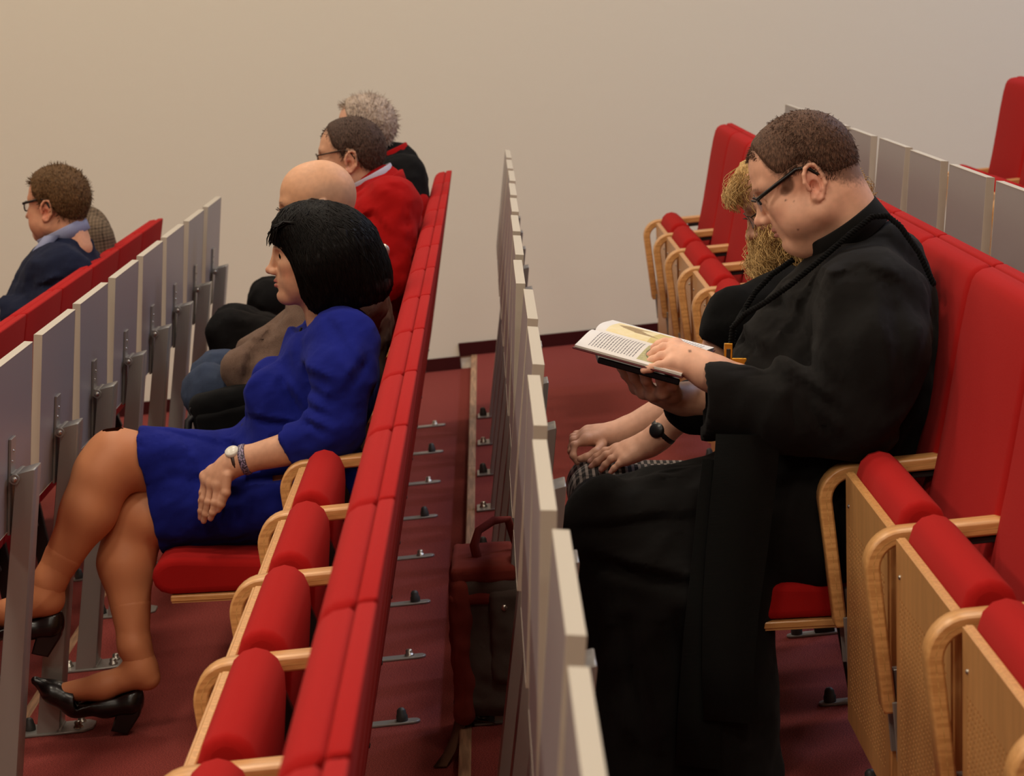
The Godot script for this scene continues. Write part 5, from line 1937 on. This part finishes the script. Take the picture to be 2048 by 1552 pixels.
func stripe_picture() -> ImageTexture:
	var im := Image.create(128, 128, false, Image.FORMAT_RGB8)
	for y in 128:
		for x in 128:
			var on := (x % 16) < 7 and not (y % 64 < 2)
			im.set_pixel(x, y, Color(0.62, 0.58, 0.55) if on else Color(0.13, 0.12, 0.12))
	return ImageTexture.create_from_image(im)


func bald_man() -> void:
	var who := person(Vector3(-0.8161, 0.0000, -6.8105), "person with a bald head and thin spectacles in a brown jacket and jeans, arms folded")
	var ht := head_t(Vector3(-0.4591, 1.0772, -6.1700), 3.0, 0.0, 0.91)
	var grey := lin(0.64, 0.53, 0.46, 0.55)
	var head := head_field(ht, 0.0036, {"fat": 0.006, "neck": [Vector3(0.030, -0.050, 0), Vector3(0.050, -0.135, 0), 0.060, 0.062]})
	var paint := face_paint(ht, lin(0.62, 0.36, 0.31), lin(0.36, 0.27, 0.22, 0.7), lin(0.84, 0.55, 0.42, 0.4))
	for z in [-1.0, 1.0]:
		paint.append([ht * Vector3(0.045, 0.030, z * 0.06), Vector3(0.075, 0.060, 0.05), grey, 0.5, ht.basis.orthonormalized()])
	paint.append([ht * Vector3(0.105, 0.015, 0), Vector3(0.05, 0.070, 0.09), grey, 0.5, ht.basis.orthonormalized()])
	var fields := [head]
	fields.append_array(eyes(ht, Color(0.05, 0.05, 0.05)))
	limb("body", commit_fields(fields, Color(0.66, 0.35, 0.20), paint, 0.12), M.fair_skin, who)
	spectacles(ht, M.metal_frame, who, true, 0.021, 0.0012)
	var f := Field.new(Vector3(-0.8305, 0.4172, -6.5000), Vector3(-0.20, 1.05, -5.84), 0.011)
	trunk(f, Vector3(-0.5194, 0.5112, -6.1700), Vector3(-0.4088, 0.9297, -6.1700), 0.135, 0.195, 0.02)
	sleeve(f, Vector3(-0.3812, 0.8736, -5.9900), Vector3(-0.5807, 0.7030, -5.9600), Vector3(-0.6322, 0.7442, -6.0500), 0.078, 0.070, 0.055)
	f.cap(Vector3(-0.3918, 0.8869, -5.9900), Vector3(-0.6536, 0.7245, -5.9900), 0.07, 0.058, 0.03)
	f.cap(Vector3(-0.6472, 0.7346, -6.0000), Vector3(-0.5856, 0.7570, -6.1000), 0.060, 0.050, 0.02)
	f.cap(Vector3(-0.6472, 0.7346, -6.0000), Vector3(-0.6613, 0.6836, -6.0200), 0.058, 0.045, 0.02)
	f.cap(Vector3(-0.4153, 0.8461, -6.3500), Vector3(-0.6615, 0.7062, -6.3300), 0.072, 0.062, 0.03)
	f.cap(Vector3(-0.6615, 0.7062, -6.3300), Vector3(-0.5643, 0.7602, -6.1500), 0.060, 0.05, 0.02)
	f.rough(fold_noise(51, 10.0), 0.010)
	f.rough(wrinkle_noise(52, 6.0), -0.008)
	f.crease(Vector3(-0.6413, 0.7810, -5.9300), Vector3(-0.6648, 0.7012, -5.9500), 0.010, 0.014)
	f.crease(Vector3(-0.5655, 0.8453, -5.9800), Vector3(-0.6206, 0.7900, -5.9800), 0.010, 0.010)
	f.net()
	limb("jacket", commit_fields([f], Color(1, 1, 1)), M.brown_jacket, who)
	legs("jeans", who, M.jeans, [[Vector3(-0.5125, 0.5158, -6.0700), Vector3(-0.7609, 0.6737, -6.0700), Vector3(-0.7923, 0.2538, -6.0700)], [Vector3(-0.5296, 0.4907, -6.2900), Vector3(-0.7661, 0.6748, -6.3100), Vector3(-0.8175, 0.2433, -6.3000)]], 61, 0.0, 0.30)


# trousers from hip over knee to ankle
func legs(called: String, who: Node3D, m: Material, l: Array, sd: int, floor_y: float, tuck := 0.03) -> void:
	for a in l:
		a[2] = Vector3(a[1].x + tuck, floor_y + 0.09, a[1].z)
	var lo: Vector3 = l[0][0]
	var hi: Vector3 = l[0][0]
	for a in l:
		for p in a:
			lo = lo.min(p)
			hi = hi.max(p)
	var f := Field.new(lo - Vector3.ONE * 0.13, hi + Vector3.ONE * 0.13, 0.011)
	for a in l:
		f.cap(a[0], a[1], 0.098, 0.068, 0.03)
		f.cap(a[1], a[2], 0.068, 0.050, 0.02)
	f.rough(fold_noise(sd, 11.0), 0.008)
	f.rough(wrinkle_noise(sd + 1, 6.0), -0.007)
	f.net()
	limb(called, commit_fields([f], Color(1, 1, 1)), m, who)
	shoes(who, l.map(func(a: Array) -> Vector3: return Vector3(a[2].x + 0.01, floor_y, a[2].z)))


func shoes(who: Node3D, heels: Array) -> void:
	for h: Vector3 in heels:
		var f := Field.new(h + Vector3(-0.28, -0.01, -0.06), h + Vector3(0.05, 0.12, 0.06), 0.007)
		f.cap(h + Vector3(-0.01, 0.04, 0), h + Vector3(-0.12, 0.035, 0), 0.040, 0.040, 0.01)
		f.cap(h + Vector3(-0.12, 0.035, 0), h + Vector3(-0.22, 0.024, 0), 0.040, 0.026, 0.02)
		f.cap(h + Vector3(-0.01, 0.05, 0), h + Vector3(-0.01, 0.10, 0), 0.040, 0.042, 0.02)
		f.cut(h + Vector3(0, 0.001, 0), Vector3(0, -1, 0), 0.003)
		f.net()
		limb("shoe", commit_fields([f], Color(1, 1, 1)), M.black_leather, who)


func red_man() -> void:
	var who := person(Vector3(-0.8270, 0.0000, -7.9922), "person in a red sweater over a white collar, short dark hair and spectacles")
	var ht := head_t(Vector3(-0.4306, 1.1247, -7.2700), -4.0, -8.0, 0.92)
	var head := head_field(ht, 0.0042, {"fat": 0.004, "ear": 1.1, "neck": [Vector3(0.030, -0.050, 0), Vector3(0.050, -0.13, 0), 0.056, 0.058]})
	var paint := face_paint(ht, lin(0.62, 0.36, 0.31), lin(0.26, 0.18, 0.14, 0.7), lin(0.82, 0.52, 0.42, 0.4))
	paint.append([ht * Vector3(-0.03, -0.075, 0), Vector3(0.09, 0.04, 0.09), lin(0.50, 0.36, 0.30, 0.5), 0.6, ht.basis.orthonormalized()])
	paint.append([ht * Vector3(0.055, 0.140, 0.0), Vector3(0.05, 0.04, 0.05), lin(0.62, 0.42, 0.33, 1.0), 0.5, ht.basis.orthonormalized()])
	var keep := hairline(SHORT_LINE)
	limb("body", commit_fields([head], Color(0.64, 0.34, 0.21), paint, 0.1, hair_tint(ht, keep, lin(0.30, 0.235, 0.20), 0.9)), M.fair_skin, who)
	var hair := limb("hair", crop_hair(ht, 0.0046, 0.005, keep, 0.0015), M.grey_brown_hair, who)
	part("hair_tips", stubble(ht, keep, 1200, 0.011, Vector3(-0.2, -0.6, 0.0), 15), M.grey_brown_hair, hair).set_meta("kind", "stuff")
	spectacles(ht, M.metal_frame, who, true, 0.020, 0.0012)
	var f := Field.new(Vector3(-0.7498, 0.4009, -7.6200), Vector3(-0.19, 1.12, -6.95), 0.011)
	trunk(f, Vector3(-0.4997, 0.5290, -7.2700), Vector3(-0.3452, 1.0400, -7.2700), 0.140, 0.200, 0.02)
	sleeve(f, Vector3(-0.3152, 1.0023, -7.0900), Vector3(-0.3554, 0.8094, -7.0200), Vector3(-0.5539, 0.7047, -7.0500), 0.080, 0.066, 0.05)
	sleeve(f, Vector3(-0.3718, 0.9501, -7.4600), Vector3(-0.4272, 0.7398, -7.5000), Vector3(-0.5978, 0.6612, -7.4200), 0.078, 0.066, 0.05)
	f.rough(fold_noise(71, 9.0), 0.010)
	f.rough(wrinkle_noise(72, 6.0), -0.008)
	f.crease(Vector3(-0.4051, 0.9771, -7.0300), Vector3(-0.3697, 0.9902, -7.0000), 0.012, 0.012)
	f.crease(Vector3(-0.3697, 0.9902, -7.0000), Vector3(-0.3332, 0.9318, -6.9800), 0.012, 0.010)
	f.net()
	limb("sweater", commit_fields([f], Color(1, 1, 1)), M.red_sweater, who)
	var ax := Vector3(-0.38, 0.92, 0)
	limb("shirt_collar", collar(Vector3(-0.3773, 1.0667, -7.2700), ax, 0.068, 0.072, 0.040, 0.007, 0.004), M.white_shirt, who)
	limb("sweater_collar", collar(Vector3(-0.3600, 1.0386, -7.2700), ax, 0.080, 0.086, 0.040, 0.012, 0.006), M.red_sweater, who)
	var badge := lathe([Vector2(0, 0.004), Vector2(0.017, 0.003), Vector2(0.021, 0.0)], 18)
	limb("round_badge", badge, M.zinc, who).transform = Transform3D(Basis(Vector3.RIGHT, PI / 2 - 0.2), Vector3(-0.3517, 0.8921, -6.9450) - who.position)
	legs("trousers", who, M.black_trousers, [[Vector3(-0.5089, 0.5302, -7.1700), Vector3(-0.8235, 0.6764, -7.1700), Vector3(-0.8925, 0.2517, -7.1700)], [Vector3(-0.5221, 0.5149, -7.3800), Vector3(-0.8358, 0.6661, -7.4000), Vector3(-0.9131, 0.2587, -7.3800)]], 81, 0.0)


func silver_man() -> void:
	var who := person(Vector3(-0.7576, 0.0000, -8.9482), "person with tousled silver hair in a black and red jacket, farthest along the row")
	var ht := head_t(Vector3(-0.4409, 1.1427, -8.3700), -6.0, -14.0, 0.90)
	var head := head_field(ht, 0.0048, {"neck": [Vector3(0.030, -0.050, 0), Vector3(0.050, -0.13, 0), 0.056, 0.058]})
	var paint := face_paint(ht, lin(0.62, 0.36, 0.31), lin(0.6, 0.52, 0.45, 0.6), lin(0.80, 0.45, 0.35, 0.5))
	limb("body", commit_fields([head], Color(0.66, 0.36, 0.24), paint, 0.1), M.fair_skin, who)
	var keep := hairline([[-0.12, 0.092], [-0.085, 0.100], [-0.066, 0.108], [-0.052, 0.085], [-0.036, 0.050], [-0.020, 0.020], [0.002, 0.030], [0.026, 0.030], [0.036, -0.01], [0.055, -0.050], [0.085, -0.075], [0.13, -0.080]])
	var hair := limb("hair", crop_hair(ht, 0.005, 0.014, keep, 0.006), M.silver_hair, who)
	part("hair_tips", stubble(ht, keep, 1500, 0.030, Vector3(-0.3, -0.3, 0.0), 25, 0.0012), M.silver_hair, hair).set_meta("kind", "stuff")
	var f := Field.new(Vector3(-0.6973, 0.3952, -8.7200), Vector3(-0.19, 1.12, -8.03), 0.012)
	trunk(f, Vector3(-0.5058, 0.5363, -8.3700), Vector3(-0.3412, 1.0437, -8.3700), 0.135, 0.195, 0.02)
	sleeve(f, Vector3(-0.3170, 0.9990, -8.1900), Vector3(-0.3566, 0.8159, -8.1300), Vector3(-0.5451, 0.6911, -8.1700), 0.078, 0.066, 0.05)
	sleeve(f, Vector3(-0.3642, 0.9562, -8.5600), Vector3(-0.4039, 0.7667, -8.6000), Vector3(-0.5705, 0.6504, -8.5500), 0.078, 0.066, 0.05)
	f.rough(fold_noise(91, 9.0), 0.008)
	f.rough(wrinkle_noise(92, 6.0), -0.008)
	f.net()
	limb("jacket", commit_fields([f], Color(1, 1, 1)), M.black_trousers, who)
	limb("red_collar", collar(Vector3(-0.3718, 1.0553, -8.3700), Vector3(-0.30, 0.95, 0), 0.072, 0.074, 0.060, 0.012, 0.004), M.red_sweater, who)
	var sl := Field.new(Vector3(-0.4651, 0.7321, -8.3300), Vector3(-0.2155, 0.9654, -8.0200), 0.010)
	sl.cap(Vector3(-0.3033, 0.9062, -8.1600), Vector3(-0.3490, 0.8079, -8.1200), 0.066, 0.070, 0.02)
	sl.net()
	limb("red_sleeve_panel", commit_fields([sl], Color(1, 1, 1)), M.red_sweater, who)
	legs("trousers", who, M.black_trousers, [[Vector3(-0.5172, 0.5420, -8.2700), Vector3(-0.8073, 0.6398, -8.2700), Vector3(-0.8696, 0.2563, -8.2700)], [Vector3(-0.5304, 0.5160, -8.4800), Vector3(-0.8268, 0.6249, -8.4800), Vector3(-0.8886, 0.2490, -8.4800)]], 95, 0.0)


func navy_man() -> void:
	var who := person(Vector3(-1.8047, -0.0550, -8.1793), "person in a navy jacket over a pale blue shirt, seated in the leftmost row")
	var ht := head_t(Vector3(-1.3662, 1.0472, -7.6950), -3.0, -28.0, 0.94)
	var head := head_field(ht, 0.0042, {"fat": 0.006, "ear": 1.1, "neck": [Vector3(0.030, -0.050, 0), Vector3(0.050, -0.125, 0), 0.060, 0.062]})
	var paint := face_paint(ht, lin(0.64, 0.36, 0.31), lin(0.34, 0.22, 0.15, 0.7), lin(0.86, 0.52, 0.42, 0.5))
	var keep := hairline(SHORT_LINE)
	limb("body", commit_fields([head], Color(0.64, 0.31, 0.185), paint, 0.1, hair_tint(ht, keep, lin(0.40, 0.29, 0.20), 0.9)), M.fair_skin, who)
	var hair := limb("hair", crop_hair(ht, 0.0046, 0.010, keep, 0.003), M.brown_hair, who)
	part("hair_tips", stubble(ht, keep, 1400, 0.020, Vector3(-0.35, -0.1, 0.0), 35, 0.001), M.brown_hair, hair).set_meta("kind", "stuff")
	spectacles(ht, M.black_frame, who, true, 0.021, 0.0022)
	var f := Field.new(Vector3(-2.0757, 0.3042, -8.0500), Vector3(-1.16, 1.08, -7.37), 0.012)
	trunk(f, Vector3(-1.5226, 0.5254, -7.6950), Vector3(-1.3455, 0.9224, -7.6950), 0.135, 0.205, 0.02)
	sleeve(f, Vector3(-1.3363, 0.8662, -7.5200), Vector3(-1.4004, 0.7279, -7.4600), Vector3(-1.5558, 0.7678, -7.5500), 0.080, 0.066, 0.045)
	sleeve(f, Vector3(-1.4171, 0.8622, -7.8900), Vector3(-1.5484, 0.6756, -7.9500), Vector3(-1.7148, 0.7223, -7.8500), 0.080, 0.066, 0.045)
	f.cut(Vector3(-1.5435, 0.7680, -7.5500), Vector3(-1, -0.1, 0), 0.002, Vector3(-1.6773, 0.6691, -7.6300), Vector3(-1.4568, 0.8580, -7.4100))
	f.rough(fold_noise(101, 9.0), 0.009)
	f.rough(wrinkle_noise(102, 6.0), -0.008)
	f.crease(Vector3(-1.4183, 0.8366, -7.4300), Vector3(-1.3256, 0.8571, -7.4300), 0.012, 0.012)
	f.net()
	limb("jacket", commit_fields([f], Color(1, 1, 1)), M.navy_jacket, who)
	var ax := Vector3(-0.34, 0.92, 0.06)
	limb("shirt_collar", collar(Vector3(-1.3574, 0.9734, -7.6950), ax, 0.076, 0.076, 0.040, 0.007, 0.004), M.pale_blue_shirt, who)
	limb("shirt_front", band([[Vector3(-1.4036, 0.9802, -7.6100), Vector3(-1.3531, 0.9790, -7.6000)], [Vector3(-1.4387, 0.9429, -7.5900), Vector3(-1.3908, 0.9450, -7.5800)], [Vector3(-1.4921, 0.8551, -7.6000), Vector3(-1.4509, 0.8750, -7.5900)]], Vector3(0.01, 0.01, 0.02)), M.pale_blue_shirt, who)
	limb("cuff", tube_mesh([Vector3(-1.5371, 0.7704, -7.5500), Vector3(-1.5612, 0.7729, -7.5500)], [0.038], 16), M.white_shirt, who)
	var st := Field.new(Vector3(-1.6709, 0.7152, -7.6300), Vector3(-1.4964, 0.8424, -7.4500), 0.005)
	st.cap(Vector3(-1.5476, 0.7715, -7.5500), Vector3(-1.6170, 0.7665, -7.5500), 0.028, 0.03, 0.01)
	st.net()
	limb("hand", commit_fields([st], SKIN), M.fair_skin, who)
	legs("trousers", who, M.navy_jacket, [[Vector3(-1.5201, 0.5322, -7.6000), Vector3(-1.8789, 0.6167, -7.6000), Vector3(-1.9578, 0.1690, -7.6000)], [Vector3(-1.5601, 0.5050, -7.8000), Vector3(-1.9283, 0.5918, -7.8000), Vector3(-2.0070, 0.1483, -7.8000)]], 105, -0.055)


func checked_man() -> void:
	var who := person(Vector3(-1.8477, -0.0550, -8.8699), "person in a brown checked jacket, mostly hidden behind the navy jacket")
	var ht := head_t(Vector3(-1.4711, 1.0059, -8.2450), -3.0, -20.0, 0.90)
	var head := head_field(ht, 0.006, {})
	limb("body", commit_fields([head], Color(0.52, 0.25, 0.15), [], 0.1), M.fair_skin, who)
	limb("hair", crop_hair(ht, 0.006, 0.006, hairline(SHORT_LINE), 0.002), M.brown_hair, who)
	var f := Field.new(Vector3(-1.8086, 0.3879, -8.6000), Vector3(-1.10, 1.08, -7.91), 0.012)
	trunk(f, Vector3(-1.5345, 0.5509, -8.2450), Vector3(-1.3789, 0.9498, -8.2450), 0.135, 0.20, 0.02)
	sleeve(f, Vector3(-1.3410, 0.9174, -8.0600), Vector3(-1.3715, 0.7470, -8.0100), Vector3(-1.5652, 0.7108, -8.0700), 0.080, 0.066, 0.045)
	sleeve(f, Vector3(-1.4193, 0.8894, -8.4300), Vector3(-1.5032, 0.6883, -8.4700), Vector3(-1.6647, 0.6783, -8.4100), 0.080, 0.066, 0.045)
	f.net()
	var ck: StandardMaterial3D = M.checked_jacket
	ck.albedo_texture = check_picture()
	ck.uv1_scale = Vector3.ONE * 6.0
	limb("jacket", commit_fields([f], Color(1, 1, 1)), ck, who)
	legs("trousers", who, M.black_trousers, [[Vector3(-1.5353, 0.5478, -8.1500), Vector3(-1.8893, 0.6183, -8.1500), Vector3(-1.9656, 0.1896, -8.1500)], [Vector3(-1.5730, 0.5228, -8.3500), Vector3(-1.9356, 0.5951, -8.3500), Vector3(-2.0127, 0.1644, -8.3500)]], 115, -0.055)


func check_picture() -> ImageTexture:
	var im := Image.create(128, 128, false, Image.FORMAT_RGB8)
	for y in 128:
		for x in 128:
			var c := 0.98
			if x % 8 < 4:
				c -= 0.16
			if y % 8 < 4:
				c -= 0.16
			if x % 32 < 2 or y % 32 < 2:
				c -= 0.3
			im.set_pixel(x, y, Color(c, c * 0.98, c * 0.94))
	return ImageTexture.create_from_image(im)


func build_things() -> void:
	book()
	backpack()
	shoulder_bag()


# a soft box with rounded edges
func soft_box(c: Vector3, half: Vector3, r: float, cell: float, bas := Basis(), lumps := 0.0, sd := 1) -> Field:
	var f := Field.new(c - Vector3.ONE * (half.length() + 0.02), c + Vector3.ONE * (half.length() + 0.02), cell)
	var i := 0
	var to := bas.transposed()
	for z in f.nz:
		for y in f.ny:
			for x in f.nx:
				var p := to * (Vector3(f.o.x + x * cell, f.o.y + y * cell, f.o.z + z * cell) - c)
				var q := p.abs() - half + Vector3.ONE * r
				f.d[i] = q.max(Vector3.ZERO).length() + minf(maxf(q.x, maxf(q.y, q.z)), 0.0) - r
				i += 1
	if lumps > 0.0:
		f.rough(fold_noise(sd, 12.0), lumps)
	f.net()
	return f


func backpack() -> void:
	cloth("grey_canvas", Color(0.40, 0.35, 0.32), 0.25, 14.0, 0.7, 0.15)
	cloth("terracotta_canvas", Color(0.58, 0.25, 0.205), 0.25, 14.0, 0.75, 0.15)
	cloth("tan_webbing", Color(0.50, 0.36, 0.28), 0.3, 18.0, 0.7, 0.1)
	var base: Vector3 = Vector3(-0.1368, 0.0550, -5.1916)
	var t := thing("backpack", base, "grey and terracotta canvas backpack leaning on the desk posts", "backpack")
	var off := Transform3D(Basis(), -base)
	var lean := Basis(Vector3.BACK, -0.06)
	var mid := base + Vector3(0.015, 0.172, 0.0)
	part("body", commit_fields([soft_box(mid, Vector3(0.075, 0.152, 0.135), 0.035, 0.008, lean, 0.008, 3)], Color(1, 1, 1)), M.grey_canvas, t, off)
	part("back_panel", commit_fields([soft_box(mid + Vector3(-0.060, -0.005, 0.010), Vector3(0.024, 0.158, 0.132), 0.022, 0.007, lean, 0.008, 5)], Color(1, 1, 1)), M.terracotta_canvas, t, off)
	part("top_flap", commit_fields([soft_box(mid + Vector3(0.0, 0.152, 0.0), Vector3(0.068, 0.018, 0.128), 0.012, 0.006, lean, 0.003, 6)], Color(1, 1, 1)), M.terracotta_canvas, t, off)
	part("top_band", commit_fields([soft_box(mid + Vector3(0.0, 0.105, 0.0), Vector3(0.0785, 0.014, 0.139), 0.012, 0.006, lean, 0.004, 7)], Color(1, 1, 1)), M.terracotta_canvas, t, off)
	part("front_pocket", commit_fields([soft_box(mid + Vector3(0.045, 0.02, 0.125), Vector3(0.045, 0.10, 0.022), 0.016, 0.006, lean, 0.006, 8)], Color(1, 1, 1)), M.grey_canvas, t, off)
	part("handle", tube_mesh([mid + Vector3(-0.010, 0.150, 0.02), mid + Vector3(-0.016, 0.195, 0.015), mid + Vector3(-0.004, 0.222, 0.0), mid + Vector3(0.03, 0.236, -0.02), mid + Vector3(0.06, 0.232, -0.04), mid + Vector3(0.075, 0.16, -0.05)], [0.011, 0.010, 0.009, 0.009, 0.009, 0.010], 8), M.terracotta_canvas, t, off)
	part("press_stud", lathe([Vector2(0, 0.004), Vector2(0.004, 0.0035), Vector2(0.007, 0.0)], 12), M.zinc, t, Transform3D(Basis(Vector3.RIGHT, PI / 2), mid + Vector3(0.035, 0.085, 0.146) - base))
	part("strap", band([
		[mid + Vector3(-0.090, -0.125, 0.085), mid + Vector3(-0.068, -0.125, 0.095)], [mid + Vector3(-0.092, -0.150, 0.10), mid + Vector3(-0.070, -0.150, 0.11)],
		[mid + Vector3(-0.105, -0.185, 0.125), mid + Vector3(-0.080, -0.180, 0.135)], [mid + Vector3(-0.125, -0.212, 0.15), mid + Vector3(-0.098, -0.205, 0.16)], [mid + Vector3(-0.145, -0.222, 0.20), mid + Vector3(-0.118, -0.222, 0.205)]], Vector3(-0.002, 0.001, 0.001)), M.tan_webbing, t, off)
	part("strap", band([
		[mid + Vector3(-0.082, -0.130, 0.09), mid + Vector3(-0.066, -0.145, 0.095)], [mid + Vector3(-0.060, -0.155, 0.11), mid + Vector3(-0.050, -0.172, 0.11)], [mid + Vector3(-0.010, -0.166, 0.12), mid + Vector3(-0.010, -0.170, 0.10)]], Vector3(-0.001, 0.002, 0.001)), M.tan_webbing, t, off)
	part("buckle", box_mesh(Vector3(0.026, 0.014, 0.006), 0.001), M.black_rubber, t, Transform3D(Basis(Vector3.UP, 0.4), mid + Vector3(-0.080, -0.122, 0.092) - base))


func shoulder_bag() -> void:
	var mid: Vector3 = Vector3(-0.6744, 0.5854, -5.9300)
	var base := Vector3(mid.x, 0.405, mid.z)
	mid.y = 0.555
	var t := thing("shoulder_bag", base, "black shoulder bag standing on the seat beside the blue dress", "bag")
	var off := Transform3D(Basis(), -base)
	var turn := Basis(Vector3.BACK, 0.10)
	part("body", commit_fields([soft_box(mid, Vector3(0.115, 0.15, 0.045), 0.030, 0.006, turn, 0.004, 12)], Color(1, 1, 1)), M.black_knit, t, off)
	part("front_pocket", commit_fields([soft_box(mid + Vector3(0.0, -0.012, 0.040), Vector3(0.100, 0.118, 0.014), 0.012, 0.006, turn, 0.003, 13)], Color(1, 1, 1)), M.black_knit, t, off)
	part("strap", tube_mesh([mid + Vector3(-0.105, 0.10, 0.02), mid + Vector3(-0.13, 0.08, 0.03), mid + Vector3(-0.140, 0.03, 0.03), mid + Vector3(-0.135, -0.06, 0.03)], [0.010], 6), M.black_rubber, t, off)
	part("strap_ring", ring_mesh(mid + Vector3(-0.112, 0.102, 0.03), Vector3(0, 0, 1), 0.012, 0.003, 1.0), M.dark_steel, t, off)


func book() -> void:
	# open on the near hand's side: spine runs along the reading direction, the near page to +z
	var s0: Vector3 = Vector3(0.1410, 0.9094, -4.6700)
	var s1: Vector3 = Vector3(0.3270, 0.8442, -4.6100)
	var along := (s1 - s0).normalized()
	var near0: Vector3 = Vector3(0.0963, 0.9145, -4.5450)
	var far0: Vector3 = Vector3(0.1713, 0.9218, -4.8000)
	var t := thing("book", s0, "open illustrated book with burgundy cover held by the person in the cassock", "book")
	var L := s0.distance_to(s1)
	for e in 2:
		var edge: Vector3 = (near0 if e == 0 else far0) - s0
		edge -= along * edge.dot(along)
		var up := along.cross(edge).normalized()
		if up.y < 0:
			up = -up
		var W := edge.length()
		var dir := edge.normalized()
		# page block: thick at the spine side, its face arched
		var prof := []
		for k in 13:
			var u := k / 12.0
			prof.append(Vector2(u * W, 0.004 + 0.013 * sin(pow(u, 0.55) * PI) * (1.0 - 0.3 * u) + 0.003 * (1.0 - u)))
		var st := new_st()
		st.set_smooth_group(0)
		for k in 12:
			for q in [[0, 0], [0, 1], [1, 1], [0, 0], [1, 1], [1, 0]]:
				var p: Vector2 = prof[k + q[0]]
				st.set_uv(Vector2((k + q[0]) / 12.0, float(q[1])))
				st.add_vertex(dir * p.x + up * p.y + along * L * q[1])
		var pm := mat("page_near" if e == 0 else "page_far", Color(1, 1, 1), 0.6)
		pm.albedo_texture = page_picture(e)
		part("page", done(st), pm, t)
		var ed := new_st()
		ed.set_smooth_group(-1)
		for a in [0.0, L]:
			for k in 12:
				var p: Vector2 = prof[k]
				var q: Vector2 = prof[k + 1]
				quad(ed, dir * p.x + along * a, dir * q.x + along * a, dir * q.x + up * q.y + along * a, dir * p.x + up * p.y + along * a)
		quad(ed, dir * W, dir * W + along * L, dir * W + up * prof[-1].y + along * L, dir * W + up * prof[-1].y)
		part("page_block", done(ed), M.white_dial, t)
		var c := new_st()
		add_box(c, Transform3D(Basis(dir, up, dir.cross(up)), dir * (W + 0.003) * 0.5 + along * L * 0.5 - up * 0.0022), Vector3(W + 0.003, 0.0028, L + 0.006), 0.0008)
		part("cover", done(c), M.burgundy, t)
	var nb := thing("notebook", Vector3(0.2067, 0.8530, -4.6550), "thin black notebook held flat beneath the open book", "notebook")
	var b := Basis(along, Vector3(0, 0, 1).cross(along).normalized(), Vector3(0, 0, 1))
	part("cover", box_mesh(Vector3(0.16, 0.012, 0.15), 0.002, Vector3(0.01, 0, 0)), M.black_leather, nb, Transform3D(b, Vector3.ZERO))


func page_picture(e: int) -> ImageTexture:
	var w := 384
	var h := 512
	var im := Image.create(w, h, false, Image.FORMAT_RGB8)
	im.fill(Color(0.90, 0.885, 0.87))
	var rng := RandomNumberGenerator.new()
	rng.seed = 60 + e
	var ink := Color(0.38, 0.36, 0.38)
	var text := func(y0: int, y1: int) -> void:
		var y := y0
		while y < y1:
			var x := 44
			while x < w - 52:
				var l := rng.randi_range(10, 34)
				im.fill_rect(Rect2i(x, y, mini(l, w - 50 - x), 5), ink)
				x += l + 6
			y += 14
	# v runs from the top of the page (far from the reader) to its foot
	var n := FastNoiseLite.new()
	n.seed = 12
	n.frequency = 0.02
	if e == 0:
		text.call(50, 270)
		for y in range(285, 480):
			for x in range(40, w - 40):
				var d := Vector2((x - 190) / 130.0, (y - 382) / 80.0).length()
				var g := 0.5 + 0.5 * n.get_noise_2d(x * 2.0, y * 2.0)
				var c := Color(0.66, 0.65, 0.46).lerp(Color(0.80, 0.77, 0.58), g)
				if absf(d - 1.0) < 0.04 or absf(d - 0.72) < 0.03 or absf(n.get_noise_2d(x * 5.0, y * 5.0)) < 0.05:
					c = Color(0.40, 0.40, 0.30)
				elif d < 0.7:
					c = c.lerp(Color(0.86, 0.82, 0.66), 0.6)
				im.set_pixel(x, y, c)
	else:
		for y in range(46, 330):
			for x in range(30, w - 40):
				var g := 0.5 + 0.5 * n.get_noise_2d(x, y)
				var c := Color(0.90, 0.82, 0.56).lerp(Color(0.93, 0.88, 0.76), g)
				var ridge := 150.0 + 60.0 * sin(x * 0.02) + 22.0 * n.get_noise_2d(x * 3.0, 5.0)
				if x > 120 and x < 300 and y > ridge - 20 and y < ridge + 95:
					var r := n.get_noise_2d(x * 6.0, y * 2.0)
					c = Color(0.52, 0.42, 0.28).lerp(Color(0.74, 0.63, 0.42), 0.5 + 0.5 * r)
				elif y > 250:
					c = Color(0.78, 0.68, 0.36).lerp(Color(0.86, 0.80, 0.58), g)
				im.set_pixel(x, y, c)
		text.call(345, 480)
	return ImageTexture.create_from_image(im)
